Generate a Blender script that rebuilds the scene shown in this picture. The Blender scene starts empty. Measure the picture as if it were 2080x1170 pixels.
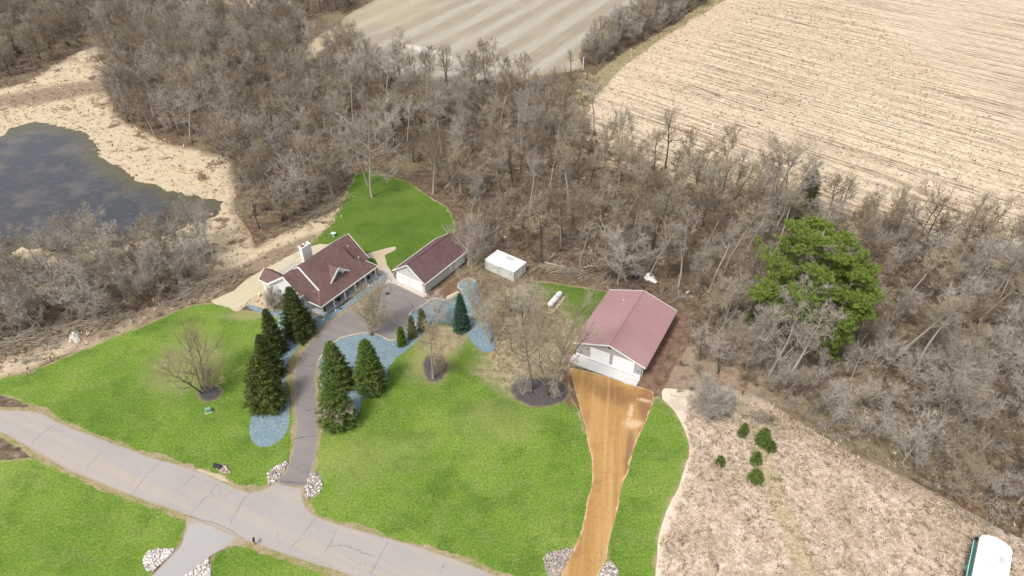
import bpy, math, random
import numpy as np
from mathutils import Vector
from mathutils.geometry import delaunay_2d_cdt
R_ = math.radians
C = bpy.context.scene.collection
sc = bpy.context.scene
# ------------------------------------------------------------------ camera, sky, sun, exposure
CAMH = 84.0; PITCH = R_(37.7); FPX = 1380.0
cam = bpy.data.cameras.new('camera'); co = bpy.data.objects.new('camera', cam); C.objects.link(co)
co.location = (0, 0, CAMH); co.rotation_euler = (R_(90) - PITCH, 0, 0)
cam.lens = FPX / 2080 * 36; cam.sensor_width = 36; cam.clip_end = 3000
sc.camera = co
SUN_EL = R_(56); SUN_AZ = R_(-140)      # azimuth of the sun, clockwise from +Y
w = bpy.data.worlds.new('World'); sc.world = w; w.use_nodes = True
nt = w.node_tree; bg = nt.nodes['Background']
sky = nt.nodes.new('ShaderNodeTexSky'); sky.sky_type = 'NISHITA'; sky.sun_disc = False
sky.sun_elevation = SUN_EL; sky.sun_rotation = SUN_AZ; sky.air_density = 1.0; sky.dust_density = 3.0
hs = nt.nodes.new('ShaderNodeHueSaturation'); hs.inputs['Saturation'].default_value = 0.35
nt.links.new(sky.outputs[0], hs.inputs['Color']); nt.links.new(hs.outputs[0], bg.inputs[0])
bg.inputs[1].default_value = 0.12
sl = bpy.data.lights.new('sun', 'SUN'); so = bpy.data.objects.new('sun', sl); C.objects.link(so)
sl.energy = 1.5; sl.angle = R_(10); sl.color = (1, .96, .9)
sd_ = Vector((math.sin(SUN_AZ) * math.cos(SUN_EL), math.cos(SUN_AZ) * math.cos(SUN_EL), math.sin(SUN_EL)))
so.rotation_euler = sd_.to_track_quat('Z', 'Y').to_euler()
sc.view_settings.view_transform = 'Standard'; sc.view_settings.look = 'None'
sc.view_settings.exposure = 0.72; sc.view_settings.gamma = 1
sc.cycles.max_bounces = 5; sc.cycles.diffuse_bounces = 3

# ------------------------------------------------------------------ photo pixel -> place on the ground
_cp, _sp = math.cos(PITCH), math.sin(PITCH)
def G(x, y, z=0.0):
    a, b = (x - 1040) / FPX, -(y - 585) / FPX
    d = (a, _cp + b * _sp, -_sp + b * _cp)
    t = (z - CAMH) / d[2]
    return (d[0] * t, d[1] * t)
def PJ(x, y, z):
    dz = z - CAMH
    f = y * _cp - dz * _sp; u = y * _sp + dz * _cp
    return (1040 + FPX * x / f, 585 - FPX * u / f)
def height_at(base, topy):
    x, y = G(*base); lo, hi = 0.1, 60
    for _ in range(40):
        m = (lo + hi) / 2
        if PJ(x, y, m)[1] > topy: lo = m
        else: hi = m
    return lo
def GP(pts): return [G(*p) for p in pts]

# ------------------------------------------------------------------ mesh helpers
def tag(o, label=None, cat=None, group=None, kind=None):
    if label: o['label'] = label
    if cat: o['category'] = cat
    if group: o['group'] = group
    if kind: o['kind'] = kind
    return o
def thing(name, label, cat, loc=(0, 0, 0), rz=0, group=None):
    o = bpy.data.objects.new(name, None); C.objects.link(o)
    o.location = loc; o.rotation_euler = (0, 0, rz); o.empty_display_size = .5
    return tag(o, label, cat, group)
def link(name, me, parent=None, loc=None):
    o = bpy.data.objects.new(name, me); C.objects.link(o)
    if parent is not None: o.parent = parent
    if loc is not None: o.location = loc
    return o
class MB:
    def __init__(s): s.v = []; s.f = []; s.m = []; s.c = []
    def add(s, vs, fs, m=0):
        b = len(s.v); s.c.append((b, len(s.f))); s.v.extend([tuple(map(float, p)) for p in vs])
        for f in fs: s.f.append(tuple(i + b for i in f)); s.m.append(m)
    def box(s, x0, x1, y0, y1, z0, z1, m=0):
        s.add([(x0,y0,z0),(x1,y0,z0),(x1,y1,z0),(x0,y1,z0),(x0,y0,z1),(x1,y0,z1),(x1,y1,z1),(x0,y1,z1)],
              [(0,3,2,1),(4,5,6,7),(0,1,5,4),(1,2,6,5),(2,3,7,6),(3,0,4,7)], m)
    def slab(s, pts, th, m=0, down=True):
        """closed plate: polygon pts (3D) with thickness th below it"""
        n = len(pts); d = (0, 0, -th) if down else th
        lo = [(p[0] + d[0], p[1] + d[1], p[2] + d[2]) for p in pts]
        fs = [tuple(range(n)), tuple(range(2 * n - 1, n - 1, -1))]
        for i in range(n):
            j = (i + 1) % n; fs.append((i, n + i, n + j, j))
        s.add(list(pts) + lo, fs, m)
    def beam(s, a, b, w, h, m=0):
        a = Vector(a); b = Vector(b); d = (b - a).normalized()
        side = d.cross(Vector((0, 0, 1)))
        if side.length < 1e-3: side = Vector((1, 0, 0))
        side.normalize(); up = side.cross(d)
        vs = []
        for p in (a, b):
            for sx, sy in ((-1,-1),(1,-1),(1,1),(-1,1)):
                vs.append(p + side * sx * w / 2 + up * sy * h / 2)
        s.add(vs, [(3,2,1,0),(4,5,6,7),(0,1,5,4),(1,2,6,5),(2,3,7,6),(3,0,4,7)], m)
    def tube(s, pts, rad, n=6, m=0, cap=True):
        pts = [Vector(p) for p in pts]; vs = []; k = len(pts)
        for i, p in enumerate(pts):
            d = (pts[min(i + 1, k - 1)] - pts[max(i - 1, 0)]).normalized()
            a = d.cross(Vector((.31, .17, .93)));
            if a.length < .05: a = d.cross(Vector((1, 0, 0)))
            a.normalize(); b = d.cross(a)
            for q in range(n):
                t = 2 * math.pi * q / n
                vs.append(p + a * math.cos(t) * rad[i] + b * math.sin(t) * rad[i])
        fs = []
        for i in range(k - 1):
            for q in range(n):
                r = (q + 1) % n
                fs.append((i*n+q, i*n+r, (i+1)*n+r, (i+1)*n+q))
        if cap: fs += [tuple(range(n - 1, -1, -1)), tuple(range((k-1)*n, k*n))]
        s.add(vs, fs, m)
    def mesh(s, name, mats, smooth=False):
        me = bpy.data.meshes.new(name); me.from_pydata(s.v, [], s.f)
        for m in (mats if isinstance(mats, (list, tuple)) else [mats]): me.materials.append(m)
        me.polygons.foreach_set('material_index', s.m)
        if smooth: me.polygons.foreach_set('use_smooth', [True] * len(s.f))
        me.update(); return me
    def obj(s, name, mats, parent=None, smooth=False, loc=None):
        return link(name, s.mesh(name, mats, smooth), parent, loc)
def each(mb, name, mats, parent):
    """one object for every separate piece"""
    c = mb.c + [(len(mb.v), len(mb.f))]; out = []
    for (v0, f0), (v1, f1) in zip(c[:-1], c[1:]):
        q = MB(); q.add(mb.v[v0:v1], [tuple(i - v0 for i in f) for f in mb.f[f0:f1]]); out.append(q.obj(name, mats, parent))
    return out
def fast_mesh(name, V, F, mats, smooth=False, mi=None):
    """V (n,3), F (m,k) all with the same k"""
    V = np.asarray(V, np.float32); F = np.asarray(F, np.int32); k = F.shape[1]
    me = bpy.data.meshes.new(name); me.vertices.add(len(V)); me.loops.add(F.size); me.polygons.add(len(F))
    me.vertices.foreach_set('co', V.ravel()); me.loops.foreach_set('vertex_index', F.ravel())
    me.polygons.foreach_set('loop_start', np.arange(0, F.size, k, dtype=np.int32))
    me.polygons.foreach_set('loop_total', np.full(len(F), k, np.int32))
    for m in (mats if isinstance(mats, (list, tuple)) else [mats]): me.materials.append(m)
    if mi is not None: me.polygons.foreach_set('material_index', np.asarray(mi, np.int32))
    if smooth: me.polygons.foreach_set('use_smooth', np.ones(len(F), bool))
    me.update(calc_edges=True); return me

# ------------------------------------------------------------------ material helper
class NM:
    def __init__(s, name, rough=.9, spec=.2):
        m = bpy.data.materials.new(name); m.use_nodes = True; s.m = m; s.t = m.node_tree; s.n = s.t.nodes; s.l = s.t.links
        s.b = s.n['Principled BSDF']; s.b.inputs['Roughness'].default_value = rough; s.b.inputs['Specular IOR Level'].default_value = spec
        s.geo = s.n.new('ShaderNodeNewGeometry'); s.pos = s.geo.outputs['Position']
    def obj_space(s):
        s.pos = s.n.new('ShaderNodeTexCoord').outputs['Object']; return s
    def put(s, sock, v):
        if isinstance(v, bpy.types.NodeSocket): s.l.new(v, sock)
        elif isinstance(v, (tuple, list)) and len(v) == 3 and sock.type == 'RGBA': sock.default_value = (*v, 1)
        else: sock.default_value = v
    def math(s, op, a, b=0.0, clamp=False):
        n = s.n.new('ShaderNodeMath'); n.operation = op; n.use_clamp = clamp; s.put(n.inputs[0], a); s.put(n.inputs[1], b); return n.outputs[0]
    def mix(s, f, a, b, mode='MIX'):
        n = s.n.new('ShaderNodeMix'); n.data_type = 'RGBA'; n.blend_type = mode
        s.put(n.inputs[0], f); s.put(n.inputs[6], a); s.put(n.inputs[7], b); return n.outputs[2]
    def map(s, rz=0, scale=(1, 1, 1), loc=(0, 0, 0)):
        n = s.n.new('ShaderNodeMapping'); n.vector_type = 'POINT'; s.put(n.inputs['Vector'], s.pos)
        n.inputs['Rotation'].default_value = (0, 0, rz); r = s.n.new('ShaderNodeMapping')
        s.l.new(n.outputs[0], r.inputs['Vector']); r.inputs['Scale'].default_value = scale; r.inputs['Location'].default_value = loc
        return r.outputs[0]
    def noise(s, scale, detail=3, rough=.55, vec=None, dist=0):
        n = s.n.new('ShaderNodeTexNoise'); n.inputs['Scale'].default_value = scale; n.inputs['Detail'].default_value = detail
        n.inputs['Roughness'].default_value = rough; n.inputs['Distortion'].default_value = dist
        s.put(n.inputs['Vector'], vec if vec is not None else s.pos); return n.outputs[0]
    def voro(s, scale, vec=None, out='Distance', feat='F1'):
        n = s.n.new('ShaderNodeTexVoronoi'); n.inputs['Scale'].default_value = scale; n.feature = feat
        s.put(n.inputs['Vector'], vec if vec is not None else s.pos); return n.outputs[out]
    def ramp(s, f, stops):
        n = s.n.new('ShaderNodeValToRGB'); s.put(n.inputs[0], f); e = n.color_ramp.elements
        while len(e) < len(stops): e.new(.5)
        for i, (p, c) in enumerate(stops):
            e[i].position = p; e[i].color = (*c, 1) if isinstance(c, (tuple, list)) else (c, c, c, 1)
        return n.outputs[0]
    def step(s, f, a, b):
        n = s.n.new('ShaderNodeMapRange'); n.interpolation_type = 'SMOOTHSTEP'; s.put(n.inputs[0], f)
        n.inputs[1].default_value = a; n.inputs[2].default_value = b; return n.outputs[0]
    def edge(s, w0, w1, nscale=.6, amp=1.5):
        a = s.n.new('ShaderNodeAttribute'); a.attribute_name = 'edge'
        nz = s.math('MULTIPLY', s.math('SUBTRACT', s.noise(nscale, 4), .5), amp * 2)
        return s.step(s.math('ADD', a.outputs['Fac'], nz), w0, w1)
    def blob(s, c, rx, ry, rz=0, soft=.5, amp=.5, nscale=.15):
        """soft patch of ground around a place c (metres)"""
        v = s.n.new('ShaderNodeVectorMath'); v.operation = 'SUBTRACT'; s.l.new(s.pos, v.inputs[0]); v.inputs[1].default_value = (c[0], c[1], 0)
        m = s.n.new('ShaderNodeMapping'); s.l.new(v.outputs[0], m.inputs[0]); m.inputs['Rotation'].default_value = (0, 0, -rz)
        m2 = s.n.new('ShaderNodeMapping'); s.l.new(m.outputs[0], m2.inputs[0]); m2.inputs['Scale'].default_value = (1 / rx, 1 / ry, 0)
        ln = s.n.new('ShaderNodeVectorMath'); ln.operation = 'LENGTH'; s.l.new(m2.outputs[0], ln.inputs[0])
        nz = s.math('MULTIPLY', s.math('SUBTRACT', s.noise(nscale, 5, .6), .5), amp * 2)
        q = s.math('ADD', ln.outputs['Value'], nz)
        return s.math('SUBTRACT', 1.0, s.step(q, 1 - soft, 1 + soft * .3))
    def done(s, col, bump=None, dist=.1, strength=.6):
        s.put(s.b.inputs['Base Color'], col)
        if bump is not None:
            b = s.n.new('ShaderNodeBump'); b.inputs['Distance'].default_value = dist; b.inputs['Strength'].default_value = strength
            s.put(b.inputs['Height'], bump); s.l.new(b.outputs[0], s.b.inputs['Normal'])
        return s.m
def plain(name, col, rough=.7, var=.12, scale=3, spec=.3, metal=0, bump=0):
    k = NM(name, rough, spec).obj_space(); k.b.inputs['Metallic'].default_value = metal
    n = k.noise(scale, 4)
    lo = tuple(c * (1 - var) for c in col); hi = tuple(min(1, c * (1 + var)) for c in col)
    return k.done(k.ramp(n, [(.3, lo), (.7, hi)]), n if bump else None, bump or .1)

# ---- ground materials
def m_lawn():
    k = NM('lawn_grass', .95, .1)
    big = k.noise(.055, 4, .6); mid = k.noise(.35, 4, .6); fine = k.noise(2.6, 5, .92)
    g = k.ramp(big, [(.3, (.098, .175, .024)), (.5, (.152, .24, .035)), (.7, (.228, .298, .062))])
    g = k.mix(k.math('MULTIPLY', k.step(mid, .45, .72), .38), g, (.225, .25, .085))
    g = k.mix(k.math('MULTIPLY', k.step(k.noise(.16, 5, .65), .48, .66), .5), g, (.065, .125, .02))
    g = k.mix(.85, g, k.ramp(fine, [(.3, .3), (.5, 1.0), (.68, 1.85)]), 'MULTIPLY')
    g = k.mix(k.math('MULTIPLY', k.blob(G(790, 430), 26, 30, 0, .3, .3), .5), g, (.06, .115, .018))
    g = k.mix(k.math('MULTIPLY', k.blob(G(1170, 610), 13, 12, 0, .4, .4), .6), g, (.065, .11, .025))
    straw = k.mix(k.noise(2.5, 4, .8), (.30, .21, .11), (.50, .42, .27))
    olive = k.mix(k.ramp(k.noise(.9, 6, .85), [(.35, 0.0), (.65, 1.0)]), (.13, .105, .045), (.50, .42, .28))
    soil = k.mix(k.noise(.5, 5, .7), (.10, .055, .035), (.27, .17, .11))
    # thin sandy ground among the front-yard trees
    for c, rx, ry, rz in ((G(1065, 690), 11, 14, 0), (G(1100, 760), 11, 6, 0), (G(1025, 620), 10, 10, 0), (G(905, 690), 4, 5, .6)):
        g = k.mix(k.math('MULTIPLY', k.blob(c, rx, ry, rz, .4, .5), .95), g, olive)
    for c, rx, ry, rz, a in ((G(880, 720), 5, 9, 0, .4), (G(380, 740), 8, 9, 0, .3), (G(500, 640), 6, 2, 0, .5), (G(760, 930), 9, 5, .3, .12), (G(1010, 850), 8, 5, 0, .15)):
        g = k.mix(k.math('MULTIPLY', k.blob(c, rx, ry, rz, .7, .5), a), g, straw)
    # bare soil round the garage, the white shed and the barn
    for c, rx, ry, rz in ((G(915, 585), 3.5, 9, -.6), (G(985, 570), 7, 4, 0), (G(1120, 560), 12, 2.6, .15), (G(1160, 740), 1.6, 4, 0), (G(1155, 790), 1.2, 5, 0)):
        g = k.mix(k.blob(c, rx, ry, rz, .35, .35, .3), g, soil)
    col = k.mix(k.edge(-.5, .7, .5, 1.1), straw, g)
    return k.done(col, k.math('ADD', fine, k.noise(12, 2, .8)), .09, .7)
def m_woods():
    k = NM('leaf_litter', 1, .05)
    a = k.noise(.06, 5, .6); b = k.noise(.8, 6, .75); f = k.noise(5, 3, .8)
    c = k.ramp(b, [(.3, (.06, .042, .028)), (.5, (.155, .115, .078)), (.7, (.36, .29, .205))])
    c = k.mix(k.math('MULTIPLY', k.step(a, .5, .66), .6), c, k.mix(b, (.14, .13, .06), (.38, .33, .2)))
    c = k.mix(k.math('MULTIPLY', k.step(k.noise(.11, 4), .55, .7), .5), c, (.17, .09, .055))
    c = k.mix(.7, c, k.ramp(f, [(.3, .5), (.7, 1.35)]), 'MULTIPLY')
    for q, a_ in (((G(450, 200), 60, 45, 0), .6), ((G(1150, 430), 55, 40, -.5), .55)):
        c = k.mix(k.math('MULTIPLY', k.blob(*q, .4, .5, .05), a_), c, k.mix(b, (.06, .04, .025), (.24, .17, .115)))
    for q in ((G(1560, 760), 20, 9, 0), (G(1380, 760), 6, 9, 0), (G(1480, 720), 9, 9, 0)):
        c = k.mix(k.math('MULTIPLY', k.blob(*q, .7, .6), .65), c, k.mix(b, (.22, .15, .10), (.50, .39, .29)))
    for q in ((G(655, 85), 5, 20, -.1), (G(480, -10), 55, 22, 0), (G(735, 100), 9, 14, 0)):
        c = k.mix(k.math('MULTIPLY', k.blob(*q, .4, .5, .1), .9), c, k.mix(b, (.36, .27, .17), (.66, .55, .40)))
    return k.done(c, b, .3)
def m_reeds():
    k = NM('dry_reeds', 1, .05)
    b = k.noise(.13, 6, .62, dist=.5); f = k.noise(3, 5, .8); v = k.noise(.6, 5, .7)
    pale = k.mix(v, (.42, .33, .20), (.74, .63, .46))
    c = k.mix(k.step(b, .56, .64), pale, k.mix(v, (.12, .075, .05), (.30, .2, .13)))
    for q, a in (((G(110, 190), 26, 9, .5), .8), ((G(560, 520), 3, 16, -.75), .8), ((G(150, 650), 30, 9, .3), .85), ((G(370, 590), 16, 6, .4), .8)):
        c = k.mix(k.math('MULTIPLY', k.blob(*q, .5, .5, .2), a), c, k.mix(k.noise(1.2, 5, .75), (.09, .06, .045), (.36, .27, .19)))
    c = k.mix(k.edge(-1, 2.5, .2, 2.5), k.mix(v, (.13, .09, .06), (.35, .26, .17)), c)
    c = k.mix(.6, c, k.ramp(f, [(.3, .6), (.7, 1.25)]), 'MULTIPLY')
    return k.done(c, f, .2)
def m_meadow():
    k = NM('dry_meadow', 1, .05)
    v = k.noise(.5, 5, .65); f = k.noise(3.5, 5, .85)
    c = k.ramp(v, [(.3, (.54, .45, .36)), (.5, (.72, .615, .51)), (.7, (.84, .74, .64))])
    c = k.mix(k.math('MULTIPLY', k.step(k.noise(.12, 4), .48, .66), .55), c, (.34, .30, .17))
    c = k.mix(k.math('MULTIPLY', k.step(k.noise(.9, 5, .8, dist=1.0), .56, .68), .7), c, (.27, .19, .13))
    c = k.mix(k.math('MULTIPLY', k.blob(G(1575, 1000), 1.7, 28, .03, .4, .25), .95), c, k.mix(f, (.36, .33, .17), (.68, .62, .42)))
    c = k.mix(k.math('MULTIPLY', k.blob(G(1620, 850), 5, 4, .4, .5, .3), .7), c, (.42, .38, .21))
    sx = k.n.new('ShaderNodeSeparateXYZ'); k.l.new(k.pos, sx.inputs[0])
    c = k.mix(k.math('MULTIPLY', k.math('SUBTRACT', 1.0, k.edge(-.3, 2.4, .5, 1.0)), k.math('SUBTRACT', 1.0, k.step(sx.outputs[0], 26, 34))), c, (.80, .66, .51))
    c = k.mix(k.math('MULTIPLY', k.math('SUBTRACT', 1.0, k.edge(-2, 6, .2, 4)), k.step(sx.outputs[0], 26, 36)), c, k.mix(f, (.14, .10, .07), (.42, .33, .24)))
    c = k.mix(.8, c, k.ramp(f, [(.3, .45), (.5, 1), (.7, 1.3)]), 'MULTIPLY')
    return k.done(c, f, .25)
def m_stubble():
    k = NM('corn_stubble', 1, .05)
    al = R_(44)
    s1 = k.noise(1, 4, .7, k.map(al, (.014, 1.0, 1))); s2 = k.noise(1, 5, .75, k.map(al, (.15, 2.2, 1), (7, 3, 0)))
    s3 = k.noise(1, 5, .8, k.map(al, (.6, 3.0, 1), (3, 9, 0)))
    big = k.noise(.02, 4, .6); f = k.noise(2.5, 5, .85)
    c = k.ramp(k.noise(.4, 5, .7), [(.3, (.56, .45, .31)), (.7, (.80, .69, .52))])
    c = k.mix(k.math('MULTIPLY', k.step(big, .45, .7), .35), c, (.60, .48, .34))
    c = k.mix(k.math('MULTIPLY', k.math('MULTIPLY', k.step(s1, .47, .58), k.step(s2, .40, .54)), .95), c, (.20, .135, .08))
    c = k.mix(k.math('MULTIPLY', k.step(s3, .52, .62), .75), c, (.27, .19, .12))
    # headland along the left edge runs the other way
    hl = k.blob(((G(1180, 215)[0] + G(1440, 0)[0]) / 2 + 5, (G(1180, 215)[1] + G(1440, 0)[1]) / 2 - 3), 16, 95, R_(-29.5), .5, .2, .08)
    h2 = k.noise(1, 5, .75, k.map(R_(-60), (.12, 1.6, 1), (1, 5, 0)))
    c = k.mix(k.math('MULTIPLY', hl, .4), c, k.mix(k.step(h2, .5, .66), (.68, .53, .38), (.3, .22, .14)))
    c = k.mix(.6, c, k.ramp(f, [(.3, .6), (.7, 1.25)]), 'MULTIPLY')
    for a_, b_ in (((1298,238),(1450,284)), ((1380,165),(1480,200)), ((1600,40),(1660,58))):
        A_, B_ = G(*a_), G(*b_); c = k.mix(k.math('MULTIPLY', k.blob(((A_[0]+B_[0])/2, (A_[1]+B_[1])/2), math.hypot(B_[0]-A_[0], B_[1]-A_[1])/2, .9, math.atan2(B_[1]-A_[1], B_[0]-A_[0]), .5, .4, .3), .8), c, (.24, .16, .11))
    c = k.mix(k.edge(-.5, 3, .3, 1.5), (.34, .28, .16), c)
    return k.done(c, k.math('ADD', f, s2), .18)
def m_strip():
    k = NM('strip_field', 1, .05)
    al = R_(-62)
    n = k.noise(1, 2, .5, k.map(al, (.0035, .075, 1), (0, 4.3, 0))); s2 = k.noise(1, 5, .75, k.map(al, (.06, 1.1, 1), (3, 1, 0)))
    wv = k.n.new('ShaderNodeTexWave'); wv.bands_direction = 'Y'; wv.inputs['Scale'].default_value = .026; wv.inputs['Distortion'].default_value = 3.4
    wv.inputs['Detail'].default_value = 4; wv.inputs['Detail Scale'].default_value = .8; wv.inputs['Detail Roughness'].default_value = .65; k.put(wv.inputs['Vector'], k.map(al, (.25, 1, 1)))
    band = k.math('MULTIPLY', k.step(k.math('ADD', wv.outputs[1], k.math('MULTIPLY', k.math('SUBTRACT', n, .5), 2.2)), .15, 1.0), .65)
    pale = k.mix(s2, (.30, .27, .22), (.60, .56, .48)); brn = k.mix(s2, (.20, .165, .12), (.44, .38, .29))
    c = k.mix(band, brn, pale)
    c = k.mix(k.math('MULTIPLY', k.blob(G(790, 20), 22, 30, 0, .7, .6, .06), .7), c, k.mix(s2, (.3, .27, .16), (.52, .46, .32)))
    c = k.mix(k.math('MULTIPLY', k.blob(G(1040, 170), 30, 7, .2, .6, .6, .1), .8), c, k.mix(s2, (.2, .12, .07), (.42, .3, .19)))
    c = k.mix(k.math('MULTIPLY', k.step(k.noise(.05, 4, .6), .45, .65), .5), c, k.mix(s2, (.27, .22, .16), (.5, .44, .36)))
    A_, B_ = G(800, 84), G(968, 132); c = k.mix(k.math('MULTIPLY', k.blob(((A_[0]+B_[0])/2, (A_[1]+B_[1])/2), 17, 2.4, math.atan2(B_[1]-A_[1], B_[0]-A_[0]), .4, .35, .15), .85), c, (.62, .56, .48))
    c = k.mix(k.edge(-1, 4, .15, 3), (.33, .27, .16), c)
    return k.done(c, s2, .15)
def m_verge():
    k = NM('verge_soil', 1, .05); f = k.noise(2.5, 6, .85)
    return k.done(k.mix(k.step(k.noise(.5, 4), .35, .65), k.ramp(f, [(.3, (.2, .14, .085)), (.7, (.52, .41, .27))]), k.ramp(f, [(.3, (.12, .14, .03)), (.7, (.36, .34, .15))])), f, .1)
def m_asphalt(name, a, b, tan=.35, crack=True):
    k = NM(name, .85, .25); big = k.noise(.12, 4, .55); st = k.noise(1, 4, .6, k.map(R_(24), (.03, .9, 1))); f = k.noise(9, 4, .9)
    c = k.mix(big, a, b); c = k.mix(k.math('MULTIPLY', k.step(st, .42, .62), tan), c, (.46, .37, .28))
    c = k.mix(.6, c, k.ramp(f, [(.3, .72), (.7, 1.22)]), 'MULTIPLY')
    if crack:
        v = k.voro(.16, k.noise_vec(.5, .9), 'Distance', 'DISTANCE_TO_EDGE')
        c = k.mix(k.math('MULTIPLY', k.math('MULTIPLY', k.math('SUBTRACT', 1.0, k.step(v, .002, .008)), k.step(k.noise(.15, 2), .5, .6)), .3), c, (.08, .065, .06))
    c = k.mix(k.edge(-.05, .35, 1.2, .3), (.36, .28, .2), c)
    return k.done(c, f, .02)
def _nv(k, scale, amp):
    n = k.n.new('ShaderNodeTexNoise'); n.inputs['Scale'].default_value = scale; k.l.new(k.pos, n.inputs['Vector'])
    a = k.n.new('ShaderNodeVectorMath'); a.operation = 'MULTIPLY_ADD'; k.l.new(n.outputs['Color'], a.inputs[0]); a.inputs[1].default_value = (amp * 2,) * 3; k.l.new(k.pos, a.inputs[2])
    return a.outputs[0]
NM.noise_vec = _nv
def m_blue():
    k = NM('blue_gravel', .85, .3); v = k.voro(12, None, 'Color'); sv = k.n.new('ShaderNodeSeparateColor'); k.l.new(v, sv.inputs[0])
    c = k.ramp(sv.outputs[0], [(0, (.10, .15, .18)), (.5, (.18, .26, .30)), (1, (.34, .43, .46))])
    c = k.mix(k.math('MULTIPLY', k.step(k.noise(.5, 5, .7), .5, .7), .35), c, (.2, .19, .17))
    c = k.mix(k.math('MULTIPLY', k.step(k.noise(.25, 3, .7), .48, .6), .45), c, (.16, .235, .27))
    return k.done(c, k.voro(9), .05)
def m_mulch():
    k = NM('dark_mulch', 1, .1); f = k.noise(3.5, 6, .85)
    c = k.ramp(f, [(.3, (.045, .04, .04)), (.55, (.11, .098, .098)), (.75, (.3, .27, .25))])
    return k.done(k.mix(k.edge(-.2, .7, 1, .6), (.27, .23, .12), c), f, .12)
def m_dirt():
    k = NM('orange_sand', .95, .1); 
    st = k.noise(1, 3, .45, k.map(R_(8), (.4, .03, 1))); p = k.noise(.28, 5, .65); f = k.noise(5, 5, .85)
    c = k.ramp(st, [(.3, (.40, .225, .08)), (.5, (.46, .265, .095)), (.7, (.53, .33, .14))])
    c = k.mix(k.math('MULTIPLY', k.blob(G(1245, 800), 5.5, 3.0, -.5, .8, .8, .5), .75), c, (.21, .11, .055))
    c = k.mix(k.math('MULTIPLY', k.blob(G(1318, 820), 1.8, 5.5, -.25, .5, .4), .75), c, (.25, .13, .075))
    c = k.mix(k.math('MULTIPLY', k.blob(G(1278, 925), .7, 6, -.2, .5, .5), .75), c, (.23, .13, .08))
    c = k.mix(k.math('MULTIPLY', k.step(p, .5, .68), .55), c, (.30, .165, .075))
    ru = k.noise(1, 4, .6, k.map(R_(8), (1.6, .05, 1), (4, 4, 0))); c = k.mix(k.math('MULTIPLY', k.step(ru, .5, .75), .35), c, (.30, .17, .08)); c = k.mix(k.math('MULTIPLY', k.step(k.noise(1, 3, .5, k.map(R_(8), (1.1, .035, 1), (9, 2, 0))), .54, .7), .28), c, (.66, .45, .24))
    c = k.mix(k.math('MULTIPLY', k.step(k.noise(1.3, 6, .85), .54, .68), .5), c, (.22, .125, .06))
    for q in ((G(1285, 862), 1.9, 1.2, .2), (G(1280, 838), .5, 2.4, -.3), (G(1310, 814), 1.5, .5, -.3)):
        c = k.mix(k.math('MULTIPLY', k.blob(*q, .6, .8, 1.4), .6), c, (.72, .53, .34))
    c = k.mix(k.edge(-.15, .3, .6, .6), (.64, .46, .28), c)
    c = k.mix(.7, c, k.ramp(f, [(.3, .65), (.7, 1.25)]), 'MULTIPLY')
    return k.done(c, f, .1)
def m_pond():
    k = NM('pond_water', .08, .6); a = k.noise(.09, 5, .6); b = k.noise(.5, 6, .75)
    c = k.mix(k.step(a, .45, .7), (.045, .046, .050), (.13, .105, .088))
    c = k.mix(k.math('MULTIPLY', k.step(b, .53, .66), .5), c, (.13, .13, .13))
    e = k.edge(0, 7, .15, 5); c = k.mix(e, k.mix(b, (.035, .028, .012), (.16, .13, .05)), c)
    k.put(k.b.inputs['Roughness'], k.math('ADD', .1, k.math('MULTIPLY', k.step(b, .5, .68), .35)))
    return k.done(c, k.noise(1.5, 4, .6), .02, .4)
def m_soil():
    k = NM('bare_soil', 1, .05); f = k.noise(.7, 6, .75)
    return k.done(k.mix(.5, k.ramp(f, [(.3, (.105, .058, .04)), (.7, (.3, .2, .14))]), k.ramp(k.noise(4, 5, .8), [(.3, .6), (.7, 1.3)]), 'MULTIPLY'), f, .1)
def m_path():
    k = NM('worn_path', 1, .1); f = k.noise(2.5, 5, .8)
    return k.done(k.ramp(f, [(.3, (.36, .28, .17)), (.7, (.62, .52, .38))]), f, .04)
def m_mown():
    k = NM('pale_mown_strip', 1, .05); st = k.noise(1, 4, .6, k.map(R_(-57), (.05, 1.2, 1))); f = k.noise(3, 5, .8)
    c = k.mix(k.step(st, .3, .7), k.mix(k.noise(.7, 5, .7), (.50, .42, .28), (.66, .57, .42)), (.50, .45, .29)); c = k.mix(.5, c, k.ramp(f, [(.3, .7), (.7, 1.2)]), 'MULTIPLY')
    return k.done(c, f, .06)
def m_conc(name='concrete', a=(.42, .38, .34), b=(.58, .53, .47)):
    k = NM(name, .85, .2); f = k.noise(1.2, 6, .75); return k.done(k.mix(f, a, b), k.noise(8, 3), .01)
M = dict(lawn=m_lawn(), woods=m_woods(), reeds=m_reeds(), meadow=m_meadow(), stubble=m_stubble(), strip=m_strip(), verge=m_verge(),
         road=m_asphalt('road_asphalt', (.31, .285, .27), (.42, .385, .36), .45), drive=m_asphalt('drive_asphalt', (.165, .15, .146), (.29, .265, .25), .12, False),
         sdrive=m_asphalt('pale_asphalt', (.34, .32, .31), (.42, .4, .385), .1, False),
         blue=m_blue(), mulch=m_mulch(), dirt=m_dirt(), pond=m_pond(), soil=m_soil(), path=m_path(), mown=m_mown(), conc=m_conc(),
         slab=m_conc('barn_slab', (.5, .49, .47), (.64, .62, .6)))

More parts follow.
